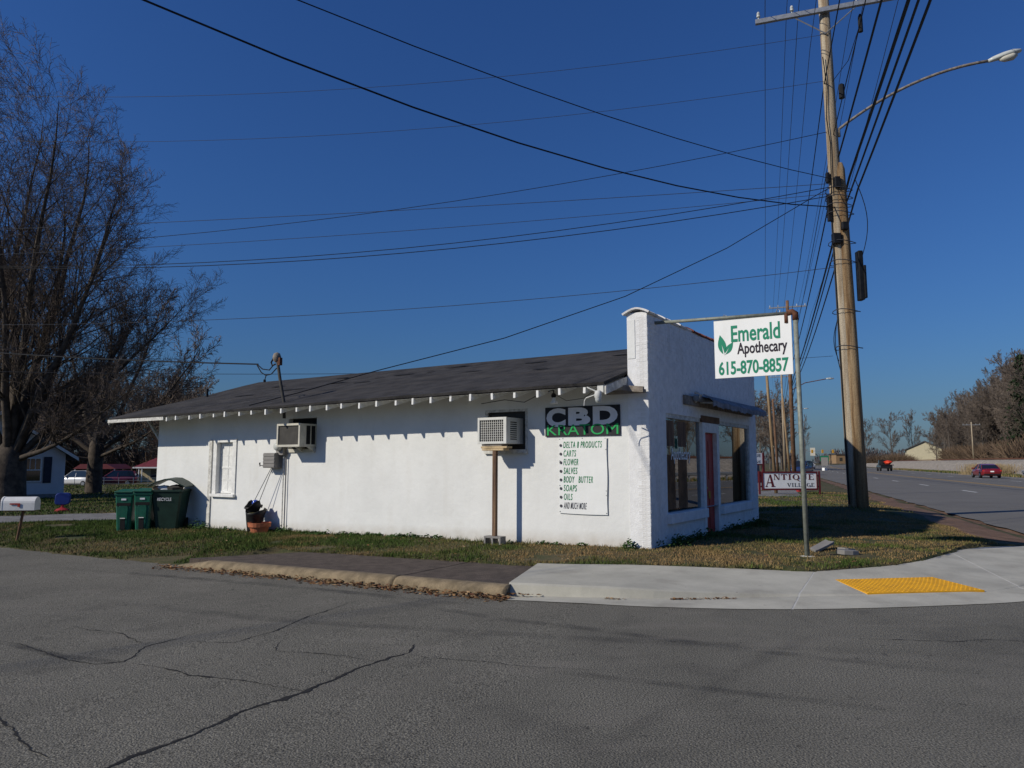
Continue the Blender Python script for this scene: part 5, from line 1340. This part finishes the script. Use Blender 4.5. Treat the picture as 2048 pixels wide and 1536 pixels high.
# black pickup with red load
tk = thing("pickup_truck", "black pickup truck carrying a bright red load along the highway", "truck", HW(20.0, 152, .012), HDG)
m = MB(); m.loft([[(x, .95, z0), (x, 1.0, (z0 + z1) / 2), (x, .95, z1), (x, -.95, z1), (x, -1.0, (z0 + z1) / 2), (x, -.95, z0)] for x, z0, z1 in ((-2.8, .55, 1.0), (-2.7, .5, 1.05), (0, .45, 1.1), (2.3, .45, 1.1), (2.7, .55, .95))]); m.build("body", "car_black", tk, fix=True)
m = MB(); m.loft([[(x, .93, 1.08), (x, w, z), (x, -w, z), (x, -.93, 1.08)] for x, w, z in ((-.2, .85, 1.9), (0, .8, 2.0), (1.0, .8, 2.0), (1.6, .9, 1.12))]); m.build("cab", "car_glass", tk, fix=True)
m = MB(); m.box(-.15, 1.05, -.8, .8, 1.98, 2.04); m.build("cab_roof", "car_black", tk, bevel=.02)
m = MB(); m.box(-2.95, -.3, -1.2, 1.2, 1.05, 1.2); m.build("flat_bed", "car_black", tk)
m = MB(); m.tube([(-2.5, .8, 1.2), (-2.5, .8, 2.0)], .05, 5); m.tube([(-.5, -.9, 1.2), (-.5, -.9, 2.1)], .05, 5); m.build("stake", "black_plastic", tk)
for sx in (-1.8, 1.7):
    for sy in (-.88, .88):
        m = MB(); m.lathe([(0, -.13), (.4, -.13), (.4, .13), (0, .13)], (0, 0, 0), 14); wh = m.build("wheel", "rubber", tk); wh.location = (sx, sy, .4); wh.rotation_euler = (math.radians(90), 0, 0)
p = HW(20.5, 150.4, 1.21); o = lump(.75, .7, .8, 5).build("cargo_load", "cargo_red", fix=True); o.location = p; o.rotation_euler = (0, 0, HDG); tag(o, "bright red lump of cargo on the black pickup bed", "cargo")
# white carton on the road
m = MB(); m.box(-.38, .38, -.3, .3, 0, .55); m.prism([(-.38, -.3, .55), (.38, -.3, .55), (.42, -.52, .66), (-.4, -.5, .7)], (0, .01, .01)); o = m.build("roadside_box", "sign_white", fix=True); o.location = HW(10.0, 158, .012); o.rotation_euler = (0, 0, .5); tag(o, "small white box standing at the highway edge", "box")
# guard rail
gr = thing("guard_rail", "galvanised guard rail beyond the red sedan", "guard rail", HW(25.9, 92, 0))
base = HW(25.9, 92, 0); m = MB()
prof = [(0, .48), (-.05, .52), (-.05, .56), (0, .60), (-.05, .65), (-.05, .70), (0, .75), (.02, .75), (.02, .48)]
P = [HW(25.9, a, 0) - base for a in range(40, 93, 4)]
m.loft([[p + Vector((.9457 * dx, -.325 * dx, z)) for dx, z in prof] for p in P]); m.build("beam", "galvanised", gr, fix=True)
for a in range(40, 93, 2):
    p = HW(26.05, a, 0) - base; m = MB(); m.box(p.x - .07, p.x + .07, p.y - .07, p.y + .07, -.2, .76); m.build("post", "galvanised", gr)

# ------------------------------------------------------------------ left side: house, mailbox, toy, far houses, vehicles
hz = ground_z(-28, 42)
ho = thing("cottage", "small white clapboard cottage with gable and dark shutters behind the big tree", "house", (-27.75, 39.45, -.40), math.radians(50))
HW2 = 3.35; EZ = 2.5; AP = 4.6
for z in [i * .115 for i in range(0, 40)]:
    z0 = .25 + z; z1 = z0 + .12
    if z0 > AP - .15: break
    wid = HW2 if z1 < EZ else max(.05, HW2 * (AP - z1) / (AP - EZ))
    for a, b in (((-wid, 1.22), (2.24, wid)) if .88 < z1 and z0 < 2.25 and wid > 2.3 else ((-wid, wid),)):
        m = MB(); m.prism([(a, .0, z0), (b, .0, z0), (b, -.012, z0), (a, -.012, z0)], (0, .008, .118)); m.build("clapboard", "siding", ho, fix=True)
m = MB(); m.prism([(-HW2 + .01, .02, -.2), (HW2 - .01, .02, -.2), (HW2 - .01, .02, EZ), (0, .02, AP - .02), (-HW2 + .01, .02, EZ)], (0, 7, 0)); m.build("wall", "siding", ho, fix=True)
m = MB(); m.prism([(-HW2 - .55, -.35, EZ - .36), (0, -.35, AP + .02), (HW2 + .55, -.35, EZ - .36), (HW2 + .55, -.35, EZ - .22), (0, -.35, AP + .17), (-HW2 - .55, -.35, EZ - .22)], (0, 7.7, 0)); m.build("roof", "shingle_grey", ho, fix=True)
m = MB(); m.prism([(HW2 + .56, -.38, EZ - .40), (0, -.38, AP - .02), (0, -.38, AP + .16), (HW2 + .56, -.38, EZ - .22)], (0, .03, 0)); m.prism([(-HW2 - .56, -.38, EZ - .40), (0, -.38, AP - .02), (0, -.38, AP + .16), (-HW2 - .56, -.38, EZ - .22)], (0, .03, 0)); m.build("rake_board", "white_trim", ho, fix=True)
m = MB(); m.box(1.27, 2.17, -.05, .01, .92, 2.28); hwin = m.build("window", "white_trim", ho)
m = MB(); m.box(1.34, 2.10, -.06, -.052, .99, 1.56); m.build("pane", "car_glass", hwin)
for i in range(3): m = MB(); m.box(1.34 + i * .26, 1.56 + i * .26, -.06, -.052, 1.62, 2.21); m.build("pane", "car_glass", hwin)
m = MB(); m.box(2.26, 2.66, -.05, -.015, .86, 2.32)
for i in range(9): m.box(2.30, 2.62, -.065, -.051, .92 + i * .15, 1.02 + i * .15)
m.build("shutter", "shutter", ho)
m = MB(); m.box(.78, 1.18, -.05, -.015, .86, 2.32); m.build("shutter", "shutter", ho)
m = MB(); m.box(-HW2, HW2, -.005, .015, -.3, .24); m.build("foundation", "box_grey", ho)
# mailbox
mb = thing("mailbox", "large white mailbox with a red flag on a leaning thin post", "mailbox", (-11.54, 17.34, -.13), math.radians(8))
m = MB(); prof = [(-.14, .62)] + [(.14 * math.cos(math.pi * (1 - i / 10)), .79 + .14 * math.sin(math.pi * (1 - i / 10))) for i in range(11)] + [(.14, .62)]
m.loft([[(x, y, z) for y, z in prof] for x in (-.36, .36)]); m.build("box", "mail_white", mb, fix=True)
m = MB(); pr2 = [(y * 1.04, z if z < .63 else .62 + (z - .62) * 1.03) for y, z in prof]; m.loft([[(x, y, z) for y, z in pr2] for x in (-.375, -.34)]); m.build("door", "mail_white", mb, fix=True)
m = MB(); m.box(-.17, .05, -.158, -.148, .755, .785); m.box(0, .05, -.158, -.148, .70, .755); m.build("flag", "mail_red", mb)
m = MB(); m.tube([(-.06, 0, -.25), (.06, 0, .6)], .032, 8); m.box(-.3, .3, -.1, .1, .595, .618); m.build("post", "dark_pole_wood", mb)
# toy hoop stand
ty = thing("toy_basketball_stand", "toddler toy stand with blue backboard on a red base in the yard", "toy", (-17.0, 27.9, ground_z(-17, 27.9)), .25); ty.scale = (.88, .88, .95)
m = MB(); m.lathe([(.26, 0), (.26, .06), (.2, .1), (.06, .16), (.055, .3)], (0, 0, 0), 14, 1.1, .8); m.build("base", "toy_red", ty)
n = 18; P = []
for i in range(n): a = 2 * math.pi * i / n; P.append((.30 * math.copysign(abs(math.cos(a)) ** .5, math.cos(a)) + .03 * math.sin(a), -.06, .50 + .24 * math.copysign(abs(math.sin(a)) ** .5, math.sin(a))))
m = MB(); m.prism(P, (0, .14, 0)); m.build("backboard", "toy_blue", ty, fix=True, bevel=.03)
# red roof house behind
rh = thing("ranch_house", "tan brick house with red metal roof behind the shop's left end", "house", (-44.0, 97, -1.3), math.radians(4))
m = MB(); m.box(-5.0, 7, 0, 7, 0, 2.35); m.build("wall", "tan_brick", rh)
m = MB(); m.v = [(-5.6, -.8, 2.3), (7.6, -.8, 2.3), (7.6, 7.8, 2.3), (-5.6, 7.8, 2.3), (-3.0, 3.5, 4.1), (5, 3.5, 4.1)]; m.f = [(0, 1, 5, 4), (1, 2, 5), (2, 3, 4, 5), (3, 0, 4), (3, 2, 1, 0)]; m.build("roof", "red_metal_roof", rh, fix=True)
m = MB(); m.box(-5.62, 7.62, -.82, -.78, 2.14, 2.32); m.build("fascia", "white_trim", rh)
for x in (-3.6, -.5, 3): m = MB(); m.box(x, x + .9, -.03, .01, .9, 2.0); m.build("window", "car_glass", rh)
for x in (-4.9, -4.5): m = MB(); m.box(x, x + .1, -.75, -.65, 0, 2.3); m.build("porch_post", "white_trim", rh)
cp = thing("carport", "low red roofed carport beside the white pickup", "carport", (-52.5, 92, -1.2), .05)
m = MB(); m.prism([(-2.5, 0, 2.0), (2.8, 0, 2.0), (1.6, 0, 2.6), (-1.6, 0, 2.6)], (0, 5, .0)); m.build("roof", "red_metal_roof", cp, fix=True)
m = MB(); [m.box(x - .06, x + .06, y - .06, y + .06, -.3, 2.0) for x in (-2.3, 2.5) for y in (.2, 4.8)]; m.build("post", "white_trim", cp)
car("white vehicle parked by the carport beyond the cottage", (-49.6, 84, -1.1), math.radians(170), "car_white", kind="suv", group="vehicles parked beyond the cottage")
car("dark maroon car parked left of the red roofed house", (-46.4, 86, -1.1), math.radians(200), "car_maroon", kind="suv", group="vehicles parked beyond the cottage")
fe = thing("wire_fence", "thin wire fence with posts before the parked vehicles", "fence", (-46, 80, -1.0))
for i in range(-6, 8): m = MB(); m.tube([(i * 1.6, 0, -.2), (i * 1.6, 0, 1.0)], .03, 5); m.build("post", "galvanised", fe)
for z in (.35, .65, .95): m = MB(); m.tube([(-10, 0, z), (12, 0, z)], .012, 4); m.build("strand", "galvanised", fe)

# right: houses beyond the railway, distant town
ch = thing("gable_house", "cream gable house standing beyond the railway among bare trees", "house", (129.5, 230, 1.5), math.radians(-26)); ch.scale = (1.35, 1.35, 1.35)
m = MB(); m.prism([(-3.6, 0, 0), (3.6, 0, 0), (3.6, 0, 3.3), (.2, 0, 4.9), (-3.6, 0, 3.3)], (0, 9, 0)); m.build("wall", "cream_siding", ch, fix=True)
m = MB(); m.prism([(-4.1, -.3, 3.1), (.2, -.3, 5.1), (4.0, -.3, 3.15), (4.0, -.3, 3.0), (.2, -.3, 4.93), (-4.1, -.3, 2.92)], (0, 9.6, 0)); m.build("roof", "shingle_grey", ch, fix=True)
m = MB(); m.box(-3.62, 3.62, -.03, 0, -.4, .35); m.build("foundation", "box_grey", ch)
oh = thing("orange_building", "small orange brick building left of the cream gable house", "building", (118, 260, 1.2), 0)
m = MB(); m.box(-3, 3, 0, 6, 0, 3.2); m.build("wall", "orange_brick", oh); m = MB(); m.box(-3.3, 3.3, -.3, 6.3, 3.2, 3.45); m.build("roof", "shingle_grey", oh)
for x in (-1.8, .8): m = MB(); m.box(x, x + 1, -.03, .01, .9, 2.1); m.build("window", "car_glass", oh)
ts = thing("traffic_signal", "distant traffic signals on a mast arm over the highway", "traffic signal", HW(4, 330, 0))
m = MB(); m.tube([(0, 0, 0), (0, 0, 6.5)], .15, 6); m.tube([(0, 0, 6.2), tuple(ex * 14 + Vector((0, 0, 6.6)))], .09, 5); m.build("mast", "galvanised", ts)
for k in (-3, 5, 9, 13): m = MB(); c = ex * k; m.box(c.x - .35, c.x + .35, c.y - .2, c.y + .2, 5.5, 6.9); m.build("signal_head", "signal_yellow", ts)
bl = thing("blue_container", "grey blue storage box behind the taller white sign", "container", (17.0, 52, 0), .2)
m = MB(); m.box(-1.6, .6, 0, 2, 0, 1.6); m.build("shell", "shutter", bl); m = MB(); m.box(-1.65, .65, -.05, 2.05, 1.6, 1.66); m.build("roof", "box_grey", bl)
for lab, o, a, w, h, z, mt_ in [("distant grey roadside sign board left of the far road", -3, 300, 2.2, 2.2, 1.6, "galvanised"), ("far green road sign right of the white car", 14, 360, 5, 2.4, 2.2, "sign_green"), ("second far green road sign further right", 27, 380, 5, 2.4, 4.0, "sign_green"), ("pale far roadside board behind the white car", 9, 340, 2, 3.4, 4.5, "ac_cream"), ("small grey cabinet board at the far road edge", 13, 250, 2.0, 2.6, .6, "box_grey")]:
    s_ = thing("road_sign", lab, "sign", HW(o, a, 0), math.radians(-20), "distant road signs"); m = MB(); m.box(-w / 2, w / 2, -.06, .06, z, z + h); m.build("panel", mt_, s_); m = MB(); m.tube([(-w * .3, 0, -.2), (-w * .3, 0, z + .05)], .1, 5); m.tube([(w * .3, 0, -.2), (w * .3, 0, z + .05)], .1, 5); m.build("post", "galvanised", s_)

# ------------------------------------------------------------------ trees
def rot_toward(d, ang, az):
    u = d.orthogonal().normalized(); w = d.cross(u)
    return (d * math.cos(ang) + (u * math.cos(az) + w * math.sin(az)) * math.sin(ang)).normalized()
def grow(limbs, twigs, rr, p, d, L, r, lev, cfg):
    n = cfg["segs"][lev]; pts = [p.copy()]; rs = [r]; dd = d.copy(); q = p.copy()
    for i in range(n):
        wob = cfg["wob"][lev]; dd = (dd + Vector((rr.uniform(-wob, wob), rr.uniform(-wob, wob), rr.uniform(-wob, wob) + cfg["up"][lev]))).normalized()
        q = q + dd * (L / n); pts.append(q.copy()); rs.append(max(cfg["rmin"], r * (1 - (1 - cfg["tip"][lev]) * (i + 1) / n)))
    (limbs if lev <= cfg["limb_max"] else twigs).tube(pts, rs, cfg["sides"][lev], cap=False)
    if lev >= cfg["max"]: return
    for k in range(cfg["kids"][lev]):
        f = cfg["start"][lev] + (1 - cfg["start"][lev]) * ((k + rr.random()) / cfg["kids"][lev]); x = f * n; i = min(int(x), n - 1); t = x - i
        pp = pts[i].lerp(pts[i + 1], t); base = (pts[i + 1] - pts[i]).normalized(); a = rr.uniform(*cfg["ang"][lev])
        rad = (rs[i] + (rs[i + 1] - rs[i]) * t) * cfg["rk"][lev]
        grow(limbs, twigs, rr, pp, rot_toward(base, a, rr.uniform(0, 6.283)), L * cfg["len"][lev] * (1 - .45 * f) * rr.uniform(.75, 1.2), max(rad, cfg["rmin"]), lev + 1, cfg)
BIG = dict(segs=[5, 10, 7, 5, 3], wob=[.05, .10, .17, .26, .34], up=[.0, .045, .05, .03, .0], tip=[.7, .05, .10, .2, .4], rmin=.0065, limb_max=2, sides=[10, 8, 5, 3, 3], max=4, kids=[0, 21, 11, 11, 0], start=[.5, .14, .12, .1, 0], ang=[(.3, .6), (.35, .85), (.4, .9), (.45, 1.0), (.4, .9)], rk=[.6, .36, .42, .5, .6], len=[.8, .38, .46, .46, .5])
def big_tree(label, base, trunk_h, trunk_r, leaders, seed, cfg=BIG, group="bare trees in the yard"):
    rr = random.Random(seed); limbs, twigs = MB(), MB()
    limbs.tube([(0, 0, -.4), (0, 0, .25), (0, .02, trunk_h * .5), (.05, 0, trunk_h), (.05, 0, trunk_h * 1.35)], [trunk_r * 1.4, trunk_r * 1.1, trunk_r, trunk_r * .92, trunk_r * .3], 14)
    for (dx, dy, dz, L, r, h) in leaders:
        d = Vector((dx, dy, dz)).normalized()
        grow(limbs, twigs, rr, Vector((dx * trunk_r * .5, dy * trunk_r * .5, trunk_h * h)), d, L * rr.uniform(.95, 1.05), r, 1, cfg)
    t = thing("bare_tree", label, "tree", base, 0, group)
    limbs.build("trunk", "bark", t, smooth_=True); twigs.build("crown", "twig", t)
    return t
big_tree("huge bare multi stemmed tree standing before the white cottage", (-24.45, 35.6, -.35), 2.3, .78,
         [(.06, 0, 1, 16.9, .25, .95), (-.12, .1, 1, 16.5, .23, .9), (.20, -.1, 1, 16.2, .24, 1.0), (.36, .15, 1, 15.0, .21, .9), (.56, -.15, 1, 13.4, .20, .85), (.85, .1, .9, 10.8, .18, .9), (1.0, -.1, .58, 9.4, .16, .85), (-.36, -.2, 1, 14, .22, .95), (-.02, .35, 1, 16.2, .23, 1.0), (.12, -.4, 1, 15.5, .21, 1.0), (.9, .35, .75, 9.8, .17, 1.0), (1, -.3, .34, 7.8, .14, .9), (.3, .3, 1, 15, .2, 1.0)], 5)
big_tree("tall bare tree at the left edge of the yard", (-29.4, 37.5, -.4), 2.6, .7,
         [(.05, 0, 1, 22, .25, .95), (.16, .1, 1, 20, .23, .95), (-.2, .1, 1, 19, .23, .95), (.30, -.1, 1, 15.5, .21, .9), (-.5, 0, 1, 15, .22, .9), (.1, -.35, 1, 18.5, .21, 1.0), (.5, .2, 1, 11, .18, .9)], 8)
MID = dict(BIG, kids=[0, 14, 10, 8, 0], rmin=.013)
big_tree("bare tree with dark trunk further back between cottage and shop", (-28.1, 49.4, -.6), 3.4, .48,
         [(.12, 0, 1, 11.5, .22, .95), (.45, .1, 1, 10.5, .20, .9), (-.4, .1, 1, 10, .20, .95), (.95, 0, .7, 10.5, .18, .85), (-.9, -.1, .5, 8.5, .16, .85), (.9, -.3, .25, 8, .13, .75), (.3, -.4, .8, 9.5, .18, 1.0), (-.6, -.5, .1, 6, .11, .7), (.7, .5, .5, 9, .15, .9)], 14, MID)

SMALL = dict(segs=[6, 6, 5, 3, 2], wob=[.05, .14, .2, .28, .3], up=[.02, .07, .06, .05, .04], tip=[.15, .2, .25, .4, .5], rmin=.020, limb_max=1, sides=[6, 4, 3, 3, 3], max=4, kids=[12, 8, 7, 6, 0], start=[.18, .2, .15, .1, 0], ang=[(.35, .85), (.35, .85), (.4, .9), (.4, 1.0), (.5, 1.0)], rk=[.5, .5, .55, .6, .6], len=[.55, .5, .5, .55, .5])
variants = []
for sd in range(5):
    rr = random.Random(100 + sd); limbs, twigs = MB(), MB(); cf = dict(SMALL)
    if sd >= 3: cf = dict(SMALL, start=[.08, .15, .1, .1, 0], ang=[(.45, 1.0), (.35, .85), (.4, .9), (.4, 1.0), (.5, 1.0)])
    grow(limbs, twigs, rr, Vector((0, 0, -.3)), Vector((rr.uniform(-.06, .06), 0, 1)), 13.5, .26, 0, cf)
    variants.append((limbs.mesh("trunk", "bark_far", True), twigs.mesh("crown", "twig_far")))
rt = random.Random(77)
def far_tree(p, sc, label, group, wide=1.0):
    v = rt.choice(variants); t = thing("bare_tree", label, "tree", p, rt.uniform(0, 6.28), group); t.scale = (sc * wide, sc * wide, sc)
    for nm, me in (("trunk", v[0]), ("crown", v[1])):
        o = bpy.data.objects.new(nm, me); COL.objects.link(o); o.parent = t
# woods beyond the railway on the right
GL = "bare brown tree in the dense wood beyond the railway"
def skyline(q):           # height of the wood over eye level per metre of distance, by bearing
    return lerp_table(q, [(.50, .045), (.58, .058), (.61, .074), (.63, .084), (.655, .100), (.68, .115), (.70, .13), (1.4, .15)])
for i in range(105):
    q = rt.uniform(.575, .74) if i < 88 else rt.uniform(.74, 1.5)
    Y = (48 + 45 * rt.random() ** 1.3) / (.9457 * q - .325); Y = min(Y, 300)
    hh = skyline(q) * Y * rt.uniform(.72, 1.0) + .3
    far_tree((q * Y, Y, 1.5), hh / 14.0, GL, "woods beyond the railway", rt.uniform(.8, 1.0))
for (X, Y, sc, wd, lab) in [(112, 232, .85, .85, "bushy bare tree left of the cream gable house"), (127, 245, 1.08, .9, "round crowned bare tree rising behind the cream gable house"), (135, 247, 1.08, .75, "forked bare tree just right behind the cream gable house"), (141, 238, .95, 1.1, "low dark bare tree right of the cream gable house"), (104, 260, 1.0, .5, "thin faint bare tree left of the bushy one")]:
    far_tree((X, Y, 1.4), sc, lab, "trees round the gable house", wd)
# brush in front of the woods
bm_ = []
for sd in range(3):
    rr = random.Random(300 + sd); m = MB()
    for _ in range(420):
        a = rr.uniform(0, 6.28); d = 1.6 * math.sqrt(rr.random()); b = Vector((d * math.cos(a), d * math.sin(a), 0)); t = b * rr.uniform(.8, 1.7) + Vector((rr.uniform(-.9, .9), rr.uniform(-.9, .9), rr.uniform(.3, 2.3) * (1 - .3 * d / 1.6)))
        m.tube([b, b.lerp(t, .5) + Vector((rr.uniform(-.2, .2), rr.uniform(-.2, .2), 0)), t], [.03, .024, .014], 3, cap=False)
    bm_.append(m.mesh("crown", "brush"))
def shrub(p, sc, label, group, me=None, sz=1.0):
    t = tag(bpy.data.objects.new("shrub", me or rt.choice(bm_)), label, "shrub", group); COL.objects.link(t); t.location = p; t.scale = (sc, sc, sc * sz); t.rotation_euler = (0, 0, rt.uniform(0, 6.28))
for i in range(70):
    q = rt.uniform(.605, .76); Y = min(300, rt.uniform(44, 56) / (.9457 * q - .325)); shrub((q * Y, Y, 1.45), rt.uniform(1.3, 2.8), "brown leafless brush at the foot of the wood beyond the railway", "brush beyond the railway")
for i in range(6): shrub((111 + i * 1.7 + rt.uniform(-.5, .5), 222 + rt.uniform(-3, 3), 1.4), rt.uniform(1.1, 1.6), "dark brush screening the cream gable house", "brush before the gable house")
hay = MB(); rr = random.Random(41)
for _ in range(900):
    x = rr.gauss(0, 1.4); y = rr.gauss(0, .8); h = rr.uniform(.5, 1.5); hay.tube([(x, y, 0), (x + rr.uniform(-.3, .3), y + rr.uniform(-.3, .3), h)], [.02, .012], 3, cap=False)
hm = hay.mesh("tall_grass", "hay")
for i, (o_, a_) in enumerate([(27.6, 112), (27.9, 115.5), (27.3, 108.5)]):
    o = tag(bpy.data.objects.new("tall_grass", hm), ["middle clump of tall straw grass at the embankment foot", "far clump of tall straw grass at the embankment foot", "near clump of tall straw grass at the embankment foot"][i], "grass clump", "tall straw grass clumps"); COL.objects.link(o); o.location = HW(o_, a_, .0); o.rotation_euler = (0, 0, i * 1.3)
# evergreen at the right edge
def evergreen(label, p, h, seed):
    rr = random.Random(seed); t = thing("pine_tree", label, "tree", p, 0, "evergreens"); m = MB(); m.tube([(0, 0, -.5), (0, 0, h)], [.35, .05], 7); m.build("trunk", "bark_far", t)
    V, F = [], []
    for k in range(46):
        f = .18 + .82 * k / 46; z = h * f; R_ = (1 - f) * h * .26 + .5
        for b in range(7):
            a = rr.uniform(0, 6.28); L_ = R_ * rr.uniform(.55, 1.1)
            for q in range(11):
                u = (q + rr.random()) / 11; c = Vector((L_ * u * math.cos(a), L_ * u * math.sin(a), z - .35 * u * L_ * .4 + rr.uniform(-.2, .2))) + Vector((rr.uniform(-.3, .3), rr.uniform(-.3, .3), 0))
                s = rr.uniform(.18, .42); n = Vector((rr.uniform(-1, 1), rr.uniform(-1, 1), rr.uniform(-1, 1))).normalized(); e1 = n.orthogonal().normalized() * s; e2 = n.cross(e1.normalized()) * s * .5
                i0 = len(V); V += [tuple(c - e1), tuple(c + e2), tuple(c + e1), tuple(c - e2)]; F.append((i0, i0 + 1, i0 + 2, i0 + 3))
    mm = MB(); mm.v = V; mm.f = F; mm.build("crown", "needle", t)
evergreen("tall dark evergreen at the right edge of the picture", (98.5, 140, 1.5), 21, 3)
evergreen("second dark evergreen behind the brown wood", (106, 146, 1.5), 17, 4)
# trees behind the cottage on the left
for i in range(58):
    q = rt.uniform(-.78, -.44); Y = rt.uniform(100, 150)
    far_tree((q * Y, Y, -1.4), Y / 120 * rt.uniform(.75, 1.12), "bare tree in the wood behind the yard", "woods behind the yard", 1.15)
for i in range(34):
    q = rt.uniform(-.76, -.44); Y = rt.uniform(106, 118); shrub((q * Y, Y, -1.4), rt.uniform(1.6, 3.0), "brown brush in the wood behind the yard", "brush behind the yard")
for i in range(8):
    q = rt.uniform(.325, .372); Y = rt.uniform(150, 185); far_tree((q * Y, Y, 0), rt.uniform(.9, 1.15), "bare tree showing beside the shop's far corner behind the poles", "trees behind the poles", 1.0)
# far wooded ridge: fuzzy bare crowns
V, F = [], []; rr = random.Random(55)
for _ in range(900):
    x = rr.uniform(-700, 900); y = rr.uniform(560, 900); h = rr.uniform(7, 13) * (1 + .3 * math.sin(x * .011) * math.sin(x * .023 + 1)); w = rr.uniform(5, 10)
    if abs(x / y - .40) < .012: continue
    for _k in range(60):
        u = rr.random() ** .7; a = rr.uniform(0, 6.283); d = w * math.sqrt(rr.random()) * math.sqrt(max(.05, 1 - (u - .35) ** 2 * 2)); c = (x + d * math.cos(a), y + d * math.sin(a), h * u)
        b = len(V); s_ = rr.uniform(.5, 1.3); t_ = rr.uniform(-.6, .6)
        V += [(c[0] - s_ * .5, c[1], c[2] - s_), (c[0] + s_ * .5, c[1] + t_, c[2] - s_ * .8), (c[0] + t_, c[1], c[2] + s_ * 1.3)]; F.append((b, b + 1, b + 2))
mm = MB(); mm.v = V; mm.f = F; o = mm.build("far_woods", "far_wood", kind="stuff"); tag(o, "far low line of bare woods on the horizon", "woods")
